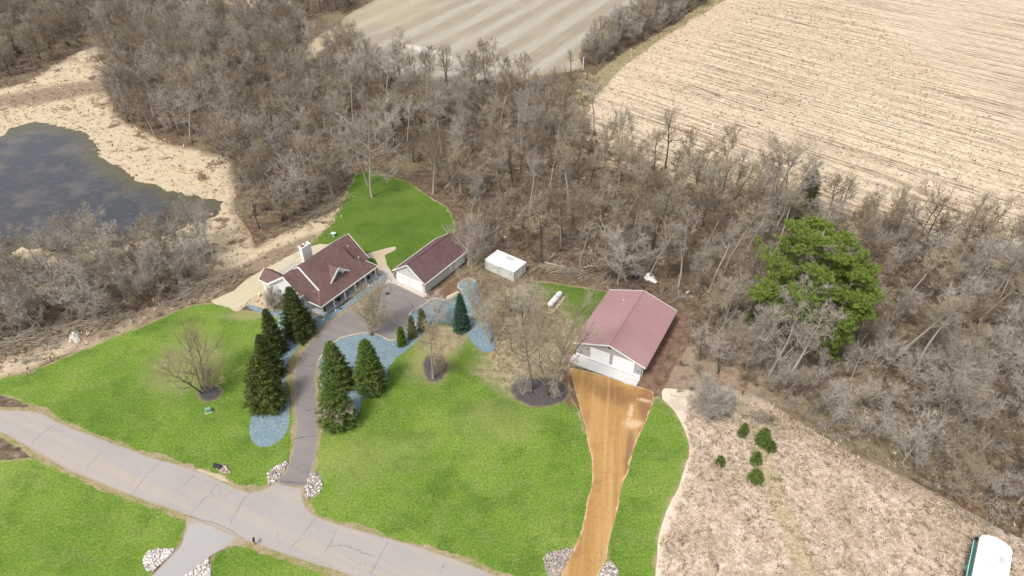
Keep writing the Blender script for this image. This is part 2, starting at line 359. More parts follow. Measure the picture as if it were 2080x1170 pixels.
# ------------------------------------------------------------------ ground sheets
rng = np.random.default_rng(7)
def smooth_poly(pts, step=1.0, jit=0.0, closed=True, seed=1, tight=False):
    P = np.array(pts, float); n = len(P); out = []
    for i in range(n if closed else n - 1):
        if closed: p0, p1, p2, p3 = P[(i-1) % n], P[i], P[(i+1) % n], P[(i+2) % n]
        else: p0, p1, p2, p3 = P[max(i-1, 0)], P[i], P[i+1], P[min(i+2, n-1)]
        k = max(2, int(np.linalg.norm(p2 - p1) / step))
        for j in range(k):
            t = j / k
            if tight: q = p1 + (p2 - p1) * t
            else:
                q = .5 * ((2*p1) + (-p0+p2)*t + (2*p0-5*p1+4*p2-p3)*t*t + (-p0+3*p1-3*p2+p3)*t**3)
                q = .55 * q + .45 * (p1 + (p2 - p1) * t)
            out.append(q)
    if not closed: out.append(P[-1])
    out = np.array(out)
    if jit:
        r = np.random.default_rng(seed); m = len(out)
        nz = r.normal(size=(m, 2)) * jit * .45
        lo = r.normal(size=(m // 4 + 2, 2)) * jit
        lo = np.stack([np.interp(np.arange(m) / 4, np.arange(len(lo)), lo[:, i]) for i in range(2)], 1)
        out = out + nz + lo
    return out
def inside(P, X, Y):
    c = np.zeros(X.shape, bool); n = len(P); j = n - 1
    for i in range(n):
        xi, yi = P[i]; xj, yj = P[j]
        with np.errstate(divide='ignore', invalid='ignore'):
            c ^= ((yi > Y) != (yj > Y)) & (X < (xj - xi) * (Y - yi) / (yj - yi + 1e-12) + xi)
        j = i
    return c
def edge_dist(P, Q):
    A = P; B = np.roll(P, -1, 0); D = B - A; L = (D ** 2).sum(1) + 1e-9; out = np.full(len(Q), 1e9)
    for a, d, l in zip(A, D, L):
        t = np.clip(((Q - a) @ d) / l, 0, 1); out = np.minimum(out, np.hypot(*(Q - (a + t[:, None] * d)).T))
    return out
def sheet(name, pts, z, mat, step=1.0, jit=.15, grid=2.0, seed=1, label=None, parent=None, tight=False, kind='structure', th=0, cat=None):
    P = smooth_poly(pts, step, jit, seed=seed, tight=tight)
    x0, y0 = P.min(0); x1, y1 = P.max(0)
    X, Y = np.meshgrid(np.arange(x0, x1, grid), np.arange(y0, y1, grid))
    ins = inside(P, X.ravel(), Y.ravel()); Q = np.stack([X.ravel()[ins], Y.ravel()[ins]], 1)
    if len(Q):
        Q = Q[edge_dist(P, Q) > min(grid, step) * .45]
    V = np.vstack([P, Q]) if len(Q) else P; n = len(P)
    v, e, f, *_ = delaunay_2d_cdt([Vector(p) for p in V], [(i, (i + 1) % n) for i in range(n)], [], 1, 1e-5)
    vs = [(p.x, p.y, z) for p in v]; fs = []
    for t in f:
        a, b, c = [v[i] for i in t[:3]]
        cr = (b.x-a.x)*(c.y-a.y) - (b.y-a.y)*(c.x-a.x)
        fs.append(tuple(t) if cr > 0 else tuple(reversed(t)))
    if th:
        b = len(vs)
        for p in P: vs.append((p[0], p[1], z)); 
        for p in P: vs.append((p[0], p[1], z - th))
        area = np.sum(P[:, 0] * np.roll(P[:, 1], -1) - np.roll(P[:, 0], -1) * P[:, 1])
        for i in range(n):
            j = (i + 1) % n; q = (b + i, b + n + i, b + n + j, b + j); fs.append(q if area > 0 else q[::-1])
    me = bpy.data.meshes.new(name); me.from_pydata(vs, [], fs); me.materials.append(mat)
    at = me.attributes.new('edge', 'FLOAT', 'POINT'); at.data.foreach_set('value', edge_dist(P, np.array([(a[0], a[1]) for a in vs])).astype(np.float32))
    o = link(name, me, parent)
    if parent is None:
        tag(o, label, cat, None, kind)
    return o
def offset(pts, d):
    P = np.array(pts, float); area = np.sum(P[:, 0] * np.roll(P[:, 1], -1) - np.roll(P[:, 0], -1) * P[:, 1]); T = np.roll(P, -1, 0) - np.roll(P, 1, 0)
    N = np.stack([T[:, 1], -T[:, 0]], 1); N /= np.linalg.norm(N, axis=1)[:, None] + 1e-9
    return P + N * d * (1 if area > 0 else -1)

gm = bpy.data.meshes.new('ground'); gm.from_pydata([(-900, -300, 0), (900, -300, 0), (900, 1400, 0), (-900, 1400, 0)], [], [(0, 1, 2, 3)]); gm.materials.append(M['woods'])
tag(link('ground', gm), 'brown leaf litter floor under the bare woods', None, None, 'structure')

PX = {}
PX['reeds'] = [(-120,175),(0,180),(60,165),(130,120),(195,95),(225,120),(215,160),(225,215),(255,250),(300,272),(380,300),(470,322),(480,370),(480,420),(500,470),(520,500),(600,465),(690,410),(705,385),(715,400),(690,450),(670,480),(640,500),(560,540),(490,560),(430,606),(383,622),(300,655),(196,700),(110,733),(49,762),(0,775),(-150,770),(-200,500)]
PX['pond'] = [(-260,300),(-100,285),(0,277),(20,263),(67,250),(110,252),(143,263),(173,277),(187,300),(200,317),(227,330),(250,343),(283,363),(317,378),(333,387),(383,396),(437,408),(436,430),(407,447),(360,470),(250,498),(150,512),(90,503),(60,515),(0,520),(-150,530),(-300,500)]
PX['lawn'] = [(-60,800),(-60,775),(0,772),(20,757),(49,761),(79,747),(110,733),(147,718),(197,700),(246,678),(300,657),(333,643),(383,623),(430,613),(480,627),(507,632),(560,640),(640,670),(700,700),(850,640),(880,600),(950,545),(1010,562),(1090,571),(1150,577),(1215,588),(1250,600),(1200,690),(1160,740),(1160,800),(1179,834),(1191,879),(1210,939),(1210,974),(1200,1026),(1190,1075),(1172,1114),(1150,1156),(1130,1220),(1100,1215),(1010,1172),(930,1140),(860,1116),(800,1101),(700,1073),(640,1055),(560,1015),(500,1000),(460,985),(395,960),(300,928),(200,890),(117,852),(77,830),(0,804)]
PX['side_lawn'] = [(1330,806),(1325,812),(1310,844),(1295,879),(1280,914),(1268,963),(1255,984),(1250,1026),(1237,1082),(1226,1131),(1222,1145),(1205,1230),(1330,1230),(1333,1170),(1337,1103),(1344,1068),(1358,1026),(1379,991),(1396,942),(1400,907),(1391,872),(1375,840),(1358,820),(1340,806)]
PX['meadow'] = [(1320,1500),(1322,1230),(1325,1170),(1328,1100),(1335,1066),(1348,1026),(1369,991),(1386,942),(1390,907),(1381,872),(1365,845),(1345,818),(1345,790),(1400,790),(1480,785),(1560,815),(1650,875),(1750,930),(1850,975),(1960,1035),(2060,1090),(2300,1200),(2500,1500)]
PX['near_lawn'] = [(-60,945),(20,936),(57,931),(110,946),(150,962),(250,1006),(333,1032),(381,1050),(376,1080),(368,1100),(350,1130),(300,1180),(200,1500),(-500,1500),(-400,1100)]
PX['corner_lawn'] = [(400,1250),(415,1160),(437,1127),(473,1108),(505,1104),(581,1133),(640,1150),(700,1171),(800,1220),(900,1400),(380,1500)]
PX['back_lawn'] = [(625,500),(650,475),(671,457),(685,434),(701,397),(712,366),(726,352),(755,347),(784,355),(814,363),(841,377),(866,394),(886,408),(907,418),(916,428),(928,447),(920,480),(860,520),(800,560),(770,560),(740,540),(700,500),(650,520)]
PX['strip_field'] = [(690,45),(770,-10),(800,-90),(1560,-90),(1440,-22),(1380,5),(1300,45),(1200,90),(1165,140),(1050,165),(1000,160),(850,165),(760,135),(725,95)]
PX['stubble_field'] = [(1150,250),(1185,212),(1225,165),(1260,125),(1350,60),(1440,2),(1560,-90),(2500,-90),(2600,620),(2080,560),(1900,505),(1700,455),(1450,395),(1300,365),(1180,330)]
PX['grass_strip'] = [(1120,215),(1170,180),(1210,150),(1280,100),(1380,45),(1450,-10),(1530,-60),(1580,-60),(1460,8),(1360,70),(1270,132),(1235,172),(1195,215),(1180,250),(1120,250)]
PX['road'] = [(-230,800),(-60,815),(0,832),(77,837),(117,858),(200,890),(300,927),(393,953),(460,983),(500,998),(520,999),(541,993),(560,983),(600,990),(621,990),(616,1011),(623,1032),(644,1049),(700,1069),(800,1097),(860,1114),(930,1138),(1010,1170),(1200,1245),(1600,1420),(1500,1500),(900,1260),(708,1168),(639,1146),(581,1128),(522,1106),(498,1100),(440,1073),(380,1047),(267,1007),(150,960),(58,910),(7,882),(-60,868),(-230,850)]
PX['driveway'] = [(560,983),(581,958),(591,929),(597,913),(600,890),(600.5,860),(598.5,800),(598.5,760),(603,732),(615,714),(634,692),(661,662),(701,634),(747.7,603),(791,573.5),(860,604),(870,610),(858,622),(839,632),(832,641),(835,648),(844,658),(841,668),(829,674),(807,690),(790,691),(773,682),(755,676),(735,677),(695,686),(677,698),(658,717),(648,732),(643,745),(641.5,775),(646,837),(647.5,860),(645.6,894),(634,958),(620.5,990)]
PX['side_drive'] = [(383,1049),(498,1099),(460,1113),(423,1133),(370,1185),(330,1240),(240,1240),(312,1166),(352,1124),(367,1107),(379,1072)]
PX['dirt_drive'] = [(1160,748),(1165,781),(1179,834),(1191,879),(1204,939),(1202,974),(1193,1026),(1183,1075),(1165,1114),(1144,1156),(1120,1230),(1195,1230),(1214,1170),(1228,1145),(1232,1131),(1242,1082),(1256,1026),(1263,984),(1274,963),(1288,914),(1302,879),(1316,844),(1328,815),(1326,796),(1310,790),(1297,786),(1230,765)]
PX['bed_house'] = [(499,620),(520,622),(545,632),(572,631),(600,640),(640,640),(652,647),(700,618),(762,567),(770,557),(786,557),(789,563),(775,578),(746,602),(717,618),(697,631),(678,645),(656,661),(640,674),(612,698),(591,726),(581.5,748),(580,772),(588,806),(588,837),(586,868),(575,889),(551,906),(526,908),(511,895),(506,877),(511,846),(520,800),(532,740),(545,700),(565,655),(560,640),(535,637),(517,631)]
PX['bed_yard'] = [(648,733),(658,718),(677,699),(695,687),(735,678),(755,677),(773,683),(790,692),(807,691),(829,675),(841,669),(844,658),(835,648),(832,641),(839,632),(858,622),(878,608),(891,607),(911,612),(925,606),(936,601),(938,593),(930,585),(932,577),(943,569),(955,566),(967,573),(975,598),(990,637),(1000,670),(1007,698),(1007,708),(999,715),(984,716),(971,709),(955,690),(943,671),(922,658),(901,656),(879,662),(860,683),(843,697),(825,712),(806,727),(788,751),(789,772),(784,782),(757,799),(735,816),(727,846),(705,866),(683,873),(665,868),(655,856),(650,780)]
PX['mulch_oval'] = [(1034,793),(1046,774),(1073,765),(1122,767),(1151,781),(1157,802),(1143,820),(1110,829),(1073,825),(1044,811)]
PX['mulch_small'] = [(856,742),(866,722),(884,716),(902,722),(911,745),(905,768),(886,779),(866,774)]
PX['mulch_left'] = [(398,800),(410,785),(430,779),(448,784),(455,797),(440,812),(415,818)]
PX['soil_barn'] = [(1300,770),(1296,784),(1318,800),(1335,812),(1350,790),(1365,750),(1400,690),(1400,640),(1376,640)]
PX['mown'] = [(432,612),(470,590),(520,557),(560,535),(612,508),(650,495),(700,500),(640,560),(560,590),(520,600),(480,628),(460,622)]
PX['path'] = [(742,517),(770,509),(802,501),(803,509),(782,519),(784,530),(790,543),(793,556),(768,556),(768,540),(761,526),(746,524)]
PX['walk'] = [(745,604),(770,586),(788,566),(787,556),(774,554),(768,545),(790,548),(800,560),(806,570),(866,595),(860,605),(791,574.5),(748,603)]
PX['side_tan'] = [(470,628),(500,618),(520,600),(545,595),(600,600),(590,640),(570,634),(545,633),(520,623),(498,621),(484,632)]

S = lambda k, nm, z, m, **kw: sheet(nm, GP(PX[k]), z, M[m], **kw)
S('reeds', 'marsh_ground', .006, 'reeds', jit=.5, grid=3, step=1.5, label='dry straw-coloured reed marsh round the pond')
S('meadow', 'meadow_ground', .006, 'meadow', jit=.2, grid=2, label='dry pink-tan meadow at the bottom right')
S('strip_field', 'strip_field', .006, 'strip', jit=.8, grid=5, step=3, label='field of pale and brown tilled strips at the top')
S('stubble_field', 'stubble_field', .006, 'stubble', jit=.8, grid=6, step=2, tight=True, label='pale tan corn stubble field at the upper right')
def m_gs():
    k = NM('field_margin', 1, .05); f = k.noise(2, 6, .8)
    c = k.mix(k.noise(.1, 4), k.ramp(f, [(.3, (.15, .14, .055)), (.7, (.4, .36, .18))]), k.ramp(f, [(.3, (.2, .15, .09)), (.7, (.42, .34, .22))])); return k.done(c, f, .1)
sheet('grass_margin', GP(PX['grass_strip']), .010, m_gs(), jit=.4, grid=4, step=2, label='olive grass margin between hedgerow and stubble field')
S('pond', 'pond', .03, 'pond', jit=.8, grid=3, step=1.2, label='dark grey-blue pond with weedy edges')
S('soil_barn', 'bare_soil', .012, 'soil', jit=.3, grid=2, label='dark bare soil along the right side of the barn')
S('lawn', 'lawn', .018, 'lawn', jit=.12, grid=1.5, label='bright green front lawn between road, house and barn')
S('side_lawn', 'side_lawn', .018, 'lawn', jit=.1, grid=1.5, label='green lawn strip between dirt drive and dry meadow')
S('near_lawn', 'near_lawn', .018, 'lawn', jit=.12, grid=1.5, label='green lawn below the road at bottom left')
S('corner_lawn', 'corner_lawn', .018, 'lawn', jit=.12, grid=1.5, label='green lawn triangle right of the pale side drive')
S('back_lawn', 'back_lawn', .018, 'lawn', jit=.3, grid=1.2, label='dark green rounded lawn behind the house')
S('mown', 'mown_strip', .022, 'mown', jit=.2, grid=2, label='pale mown slope left of the house')
S('side_tan', 'sand_patch', .026, 'path', jit=.15, grid=2, label='bare tan ground beside the white end wall')
sheet('road_verge', offset(smooth_poly(GP(PX['road']), 3), .75), .034, M['verge'], step=.6, jit=.28, grid=3, label='straw and soil shoulder along the road')
sheet('drive_verge', offset(smooth_poly(GP(PX['driveway'][:14]) + GP(PX['driveway'][-11:]), 2), .45), .038, M['verge'], step=.5, jit=.15, grid=3, label='dry grass verge along the curved driveway')
sheet('drive_bank', GP([(598,920),(603,860),(601,800),(601,760),(606,732),(618,714),(640,690),(665,663),(705,634),(690,634),(650,662),(628,684),(604,705),(591,728),(584,750),(583,775),(590,806),(592,850),(594,900)]), .042, M['verge'], step=.5, jit=.12, grid=2, label='dry grass bank between blue gravel and driveway')
S('mulch_oval', 'mulch_bed', .046, 'mulch', jit=.12, grid=1, step=.5, label='dark mulch oval under the lawn trees by the barn')
S('mulch_small', 'mulch_ring', .046, 'mulch', jit=.12, grid=1, step=.5, label='small grey mulch oval in the middle of the lawn')
S('mulch_left', 'mulch_patch', .046, 'mulch', jit=.12, grid=1, step=.5, label='mulch patch under the left lawn tree')
S('bed_house', 'blue_gravel_bed', .05, 'blue', jit=.04, grid=1.5, step=.5, label='slate-blue gravel bed running from porch to the left of the drive')
S('bed_yard', 'blue_gravel_yard', .05, 'blue', jit=.04, grid=1.5, step=.5, label='slate-blue gravel bed right of the drive')
S('path', 'worn_path', .054, 'path', jit=.1, grid=1.5, step=.5, label='tan path from garage to back lawn')
S('dirt_drive', 'dirt_drive', .058, 'dirt', jit=.07, grid=1, step=.5, label='orange sand drive leading up to the barn')
S('road', 'road', .062, 'road', jit=.04, grid=1.5, step=.6, label='grey cracked asphalt road crossing the bottom left')
S('side_drive', 'side_drive', .066, 'sdrive', jit=.03, grid=1.5, step=.6, label='pale asphalt side drive below the road')
S('driveway', 'driveway', .07, 'drive', jit=.02, grid=1.2, step=.6, label='grey asphalt driveway curving up to the garage court')
S('walk', 'walkway', .12, 'conc', jit=0, grid=1.5, step=.8, label='pale concrete walk along porch and garage', th=.12)

# cracks and tar seams in the asphalt
k = NM('tar_seam', .8, .2); tarm = k.done((.09, .078, .073))
def seam_mesh(nm, lines, wd, z, label):
    mb = MB(); r = random.Random(5)
    for ln in lines:
        P = smooth_poly(GP(ln), .5, .09, closed=False, seed=r.randint(0, 999))
        for i in range(len(P) - 1):
            d = P[i+1] - P[i]; d /= np.linalg.norm(d) + 1e-9; n = np.array([-d[1], d[0]]) * wd * r.uniform(.3, .8)
            mb.add([(*(P[i] - n), z), (*(P[i] + n), z), (*(P[i+1] + n), z), (*(P[i+1] - n), z)], [(3, 2, 1, 0)])
    tag(mb.obj(nm, tarm), label, None, None, 'structure')
seam_mesh('road_cracks', [[(115,860),(85,882),(60,908)],[(328,936),(300,962),(270,1004)],[(443,980),(425,1003),(385,1046)],[(508,1000),(490,1022),(468,1068)],
    [(205,918),(190,935),(172,952)],[(393,965),(372,990)],[(640,1055),(615,1085),(592,1115)],[(688,1070),(677,1095),(662,1120)],[(788,1102),(772,1130),(752,1168)],
    [(905,1140),(893,1168)],[(382,1048),(425,1062),(462,1074),(498,1098)],[(662,1108),(700,1108),(735,1122),(760,1130)]], .042, .0665, 'dark cracks across the asphalt road')
seam_mesh('driveway_seams', [[(563,979),(595,981),(622,982)],[(599,892),(620,888),(646,887)],[(616,718),(635,722),(652,720)],[(622,722),(614,740),(630,743),(643,742)],[(622,836),(632,832),(644,836)],[(826,612),(838,622),(842,632)]], .09, .0745, 'dark tar seams across the driveway')
# ------------------------------------------------------------------ building materials
def m_shingle(name, a, b, sc=1.0):
    k = NM(name, .85, .2).obj_space()
    br = k.n.new('ShaderNodeTexBrick'); k.put(br.inputs['Vector'], k.pos); br.inputs['Scale'].default_value = 1; br.inputs['Brick Width'].default_value = .5; br.inputs['Row Height'].default_value = .22
    br.inputs['Mortar Size'].default_value = .012; k.put(br.inputs['Color1'], a); k.put(br.inputs['Color2'], b); k.put(br.inputs['Mortar'], tuple(c * .55 for c in a))
    n = k.noise(.35, 5, .65); f = k.noise(7, 3, .8)
    c = k.mix(k.math('MULTIPLY', k.step(n, .45, .65), .35), br.outputs[0], tuple(c * .6 for c in a))
    c = k.mix(.5, c, k.ramp(f, [(.3, .7), (.7, 1.25)]), 'MULTIPLY')
    return k.done(c, f, .015)
def m_metal_roof():
    k = NM('ribbed_metal_roof', .38, .5).obj_space()
    wv = k.n.new('ShaderNodeTexWave'); wv.bands_direction = 'Y'; wv.wave_profile = 'SIN'; wv.inputs['Scale'].default_value = .34; k.put(wv.inputs['Vector'], k.pos)
    rib = k.ramp(wv.outputs[1], [(.86, 0.0), (.97, 1.0)]); n = k.noise(.2, 4, .6); f = k.noise(1.2, 5, .7)
    c = k.ramp(n, [(.3, (.33, .175, .18)), (.7, (.39, .225, .225))]); c = k.mix(k.math('MULTIPLY', f, .25), c, (.45, .3, .29))
    return k.done(c, rib, .025, .8)
def m_siding(name, a, row=.2, vert=False):
    k = NM(name, .6, .3).obj_space(); wv = k.n.new('ShaderNodeTexWave'); wv.bands_direction = 'X' if vert else 'Z'; wv.wave_profile = 'SAW'; wv.inputs['Scale'].default_value = .05 * 2 * math.pi / row / 2 / math.pi * 1.0
    wv.inputs['Scale'].default_value = math.pi / (10 * row); k.put(wv.inputs['Vector'], k.pos)
    n = k.noise(.8, 5, .7); c = k.mix(n, tuple(x * .88 for x in a), a); c = k.mix(k.ramp(wv.outputs[1], [(0, .35), (.12, 0.0)]), c, tuple(x * .6 for x in a))
    return k.done(c, wv.outputs[1], .02, .5)
MS = m_shingle('mauve_shingles', (.165, .098, .088), (.215, .13, .118))
MSD = m_shingle('dark_mauve_shingles', (.15, .088, .09), (.19, .115, .115))
MR = m_metal_roof()
MW = m_siding('white_siding', (.80, .80, .78)); MG = m_siding('cream_siding', (.66, .65, .60)); MGR = m_siding('light_grey_siding', (.40, .40, .395), .3)
WH = plain('white_trim', (.82, .82, .80), .5, .04); GLS = plain('dark_glass', (.03, .035, .04), .1, .2, spec=.8)
MDOOR = m_siding('white_door_panels', (.9, .9, .89), .55)
DK = plain('dark_metal', (.03, .03, .03), .6); CONC = M['conc']
def frame_of(x, y, yaw): return (x, y, 0), -yaw

# ---- barn  (local x across the front, y along the ridge)
def gable_building(root, W, L, eh, rh, oh, ohf, roofm, wallm, th=.14, soff=WH, gut=None):
    sl_ = (rh - eh) / (W / 2 + oh)
    wt = eh + sl_ * oh - th - .03; wr = rh - th - .03
    t = .12
    mb = MB()
    for y in (0, L - t):
        mb.slab([(0, y, 0), (W, y, 0), (W, y, wt), (W/2, y, wr), (0, y, wt)][::-1], (0, t, 0), 0, down=False)
    for x in (0, W - t):
        mb.box(x, x + t, t + .002, L - t - .002, 0, wt + (sl_ * t * .5), 0)
    mb.obj('wall', wallm, root)
    rf = MB()
    rf.slab([(-oh, -ohf, eh), (W/2, -ohf, rh), (W/2, L + ohf, rh), (-oh, L + ohf, eh)][::-1], th)
    rf.slab([(W/2 + .002, -ohf, rh), (W + oh, -ohf, eh), (W + oh, L + ohf, eh), (W/2 + .002, L + ohf, rh)][::-1], th)
    rf.tube([(W/2, -ohf, rh + .01), (W/2, L + ohf, rh + .01)], [.12, .12], 6)
    ro = rf.obj('roof', roofm, root)
    fa = MB()
    for y in (-ohf - .04, L + ohf + .04):
        fa.beam((-oh, y, eh - .08), (W/2, y, rh - .08), .06, .24); fa.beam((W/2, y, rh - .08), (W + oh, y, eh - .08), .06, .24)
    each(fa, 'rake_board', soff, ro)
    gu = MB()
    for x in (-oh - .06, W + oh + .06): gu.box(x - .07, x + .07, -ohf, L + ohf, eh - .17, eh - .03)
    each(gu, 'gutter', gut or soff, ro)
    return ro
loc, rz = frame_of(11.52, 89.03, .498)
barn = thing('pole_barn', 'large barn with dusty-rose metal roof and two white doors above the orange sand drive', 'barn', loc, rz)
BW, BL = 12.06, 16.48
gable_building(barn, BW, BL, 3.05, 5.3, .7, .4, MR, MGR, gut=MR)
def overhead_door(parent, x0, x1, h, y, rows=4, cols=8, m=MDOOR, name='overhead_door'):
    mb = MB(); mb.box(x0, x1, y - .05, y - .005, .13, h)
    p = mb; ch = (h - .2) / rows; cw = (x1 - x0) / cols
    for r in range(rows):
        for c in range(cols):
            p.box(x0 + c * cw + .12 * cw, x0 + (c + 1) * cw - .12 * cw, y - .075, y - .051, .2 + r * ch + .12, .2 + (r + 1) * ch - .08)
    o = mb.obj(name, m, parent)
    t = MB(); t.box(x0 - .14, x0 - .002, y - .07, y - .003, .13, h + .14); t.box(x1 + .002, x1 + .14, y - .07, y - .003, .13, h + .14); t.box(x0 - .001, x1 + .001, y - .07, y - .003, h + .002, h + .14)
    t.obj('frame', WH, o); return o
overhead_door(barn, 2.75, 6.1, 2.95, 0); overhead_door(barn, 6.95, 10.6, 2.95, 0)
mb = MB(); mb.box(.02, 2.55, -.06, -.003, .13, .62); mb.box(6.26, 6.8, -.06, -.003, .13, .62); mb.box(10.76, BW - .02, -.06, -.003, .13, .62); each(mb, 'wainscot', WH, barn)
mb = MB(); mb.tube([(BW/2, -.12, 4.45), (BW/2, -.02, 4.45)], [.24, .24], 14); mb.obj('round_vent', DK, barn)
mb = MB(); mb.box(-.75, BW + .1, -2.35, -.13, .004, .13); mb.obj('apron_slab', M['slab'], barn)
for x in (-.14, BW + .14):
    mb = MB(); mb.tube([(x, .3, .14), (x, .3, 2.8), (x, -.1, 2.95)], [.05, .05, .05], 6); mb.obj('downspout', WH, barn)
mb = MB(); mb.box(BW - .6, BW - .5, -.1, -.004, 1.2, 1.6); mb.box(2.0, 2.15, -.14, -.004, 2.3, 2.55); each(mb, 'wall_lamp', DK, barn)
mb = MB(); mb.tube([(3.4, 13.4, 4.2), (3.4, 13.4, 4.62)], [.06, .06], 8); mb.tube([(3.4, 13.4, 4.62), (3.4, 13.4, 4.7)], [.12, .1], 8); mb.obj('vent_pipe', WH, barn)

# ---- garage
loc, rz = frame_of(-23.67, 111.07, .59)
gar = thing('garage', 'cream two-door garage with brown shingle roof beside the asphalt court', 'garage', loc, rz)
GW, GL = 7.6, 13.34
gable_building(gar, GW, GL, 2.75, 5.75, .4, .34, MSD, MG)
overhead_door(gar, .55, 3.6, 2.25, 0, 4, 6); overhead_door(gar, 3.95, 7.0, 2.25, 0, 4, 6)
mb = MB(); mb.box(GW + .003, GW + .06, 7.9, 8.9, .1, 2.15); d_ = mb.obj('side_door', WH, gar)
mb = MB(); mb.tube([(GW + .06, 8.02, 1.05), (GW + .13, 8.02, 1.05)], [.03, .045], 8); mb.obj('handle', DK, d_)
o = overhead_door(gar, 0, 2.6, 2.2, 0, 4, 4, name='side_overhead_door'); o.rotation_euler = (0, 0, R_(90)); o.location = (GW, 10.0, 0)
mb = MB(); mb.box(3.62, 3.98, -.05, -.003, 3.9, 4.2); mb.obj('gable_vent', plain('vent_grey', (.35, .34, .33)), gar)
mb = MB(); mb.box(.2, .34, -.16, -.004, 2.0, 2.3); mb.box(GW - .34, GW - .2, -.16, -.004, 2.0, 2.3); each(mb, 'wall_lamp', DK, gar)

# ---- white flat shed
loc, rz = frame_of(-5.58, 115.14, .641)
shed = thing('white_shed', 'white flat-roofed box shed at the edge of the wood right of the garage', 'shed', loc, rz)
mb = MB(); W_, L_, H_ = 7.39, 4.26, 2.4
mb.box(0, W_, 0, L_, .05, H_); mb.obj('wall', m_siding('translucent_white_panels', (.66, .69, .63), .6, True), shed)
mb = MB(); mb.box(-.1, W_ + .1, -.1, L_ + .1, H_ + .003, H_ + .12); mb.obj('roof', plain('white_roof_sheet', (.82, .84, .83), .4, .08, .8), shed)
mb = MB(); mb.box(.3, 3.9, -.14, -.004, H_ - .25, H_ - .13); mb.obj('awning_roll', WH, shed)
mb = MB(); mb.box(W_ + .003, W_ + .05, 1.4, 2.7, .1, 2.05); dd = mb.obj('door', WH, shed)
mb = MB()
for x in (0, W_ / 3, 2 * W_ / 3, W_): mb.box(x - .04, x + .04, -.035, -.003, .05, H_ - .3)
each(mb, 'corner_post', WH, shed)
mb = MB(); mb.box(3.0, 4.9, 2.7, 4.0, H_ + .123, H_ + .16); mb.obj('roof_patch', plain('grey_roof_patch', (.5, .53, .52), .4), shed)

# ---- house   (local x = towards the court, y = along the ridge; origin at the front left porch post)
hx, hy = G(657.9, 642); loc, rz = frame_of(hx, hy, R_(33))
house = thing('house', 'white house with mauve-brown shingle roof, long front porch, gable dormer and wide white chimney', 'house', loc, rz)
def P_(s, t, z): return (t, s, z)
def plate(mb, pts, th=.16): 
    v = [P_(*p) for p in pts]; a = Vector(v[1]) - Vector(v[0]); b = Vector(v[2]) - Vector(v[0])
    if a.cross(b).z < 0: v = v[::-1]
    mb.slab(v, th)
rm = MB()
plate(rm, [(1.65,-6.6,8.05),(12.1,-6.6,8.05),(12.1,-2.9,5.18),(15.35,.3,2.7),(-.4,.3,2.7),(1.65,-1.75,4.28)])
plate(rm, [(1.65,-6.61,8.05),(12.1,-6.61,8.05),(12.1,-13.7,2.6),(1.65,-13.7,2.6)])
plate(rm, [(15.35,.29,2.7),(12.1,-2.91,5.17),(12.1,-6.2,5.2),(15.35,-3.15,2.7)])
plate(rm, [(12.11,-8.2,6.85),(16.5,-8.2,6.85),(16.5,-3.15,2.7),(15.36,-3.15,2.7),(12.11,-6.2,5.2)])
plate(rm, [(12.11,-8.21,6.85),(16.5,-8.21,6.85),(16.5,-13.7,2.6),(12.11,-13.7,2.6)])
plate(rm, [(1.64,-7.0,7.68),(-1.9,-7.0,7.68),(-1.9,-3.1,4.69),(1.64,-3.1,4.69)])
plate(rm, [(1.64,-7.01,7.68),(-1.9,-7.01,7.68),(-1.9,-12.2,3.95),(-.1,-9.85,5.58),(1.64,-12.1,3.9)])
plate(rm, [(1.64,-3.11,4.68),(-1.2,-3.11,4.68),(-.42,-.7,2.72),(1.64,-1.8,4.25)])
plate(rm, [(-.42,.28,2.68),(-.42,-3.1,2.68),(1.64,-3.1,4.3),(1.64,-1.77,4.25)])
plate(rm, [(-.1,-9.8,5.6),(-.1,-14.8,5.6),(-1.95,-14.8,4.0),(-1.95,-12.1,4.0)])
plate(rm, [(-.09,-9.8,5.6),(-.09,-14.8,5.6),(1.75,-14.8,4.0),(1.75,-12.0,4.0)])
hroof = rm.obj('roof', MS, house)
tb = MB()
def bm_(a, b, w=.1, h=.26): tb.beam(P_(*a), P_(*b), w, h)
bm_((1.6,-6.6,7.98), (1.6,-1.85,4.3), .14, .4); bm_((1.6,-6.6,7.98), (1.6,-8.0,6.95), .14, .3)
bm_((-1.95,-7.0,7.6), (-1.95,-12.2,3.9), .12, .36); bm_((-1.95,-7.0,7.6), (-1.95,-3.1,4.6), .12, .3)
bm_((-.45,.38,2.58), (15.4,.38,2.58)); bm_((-.5,.35,2.58), (-.5,-3.1,2.58)); bm_((15.43,.35,2.58), (15.43,-3.1,2.58)); bm_((15.43,-3.2,2.58), (16.5,-3.2,2.58), .1, .2)
bm_((16.56,-3.2,2.6), (16.56,-8.2,6.78), .1, .24); bm_((16.56,-8.2,6.78), (16.56,-13.7,2.5), .1, .24)
bm_((-2.0,-14.8,3.9), (-2.0,-12.1,3.9), .1, .2); bm_((-2.0,-14.86,3.92), (-.1,-14.86,5.52), .1, .22); bm_((-.1,-14.86,5.52), (1.8,-14.86,3.92), .1, .22)
bm_((-1.9,-3.05,4.5), (-1.2,-3.05,4.5)); bm_((1.7,-13.76,2.5), (16.5,-13.76,2.5), .1, .18)
each(tb, 'fascia_board', WH, hroof)
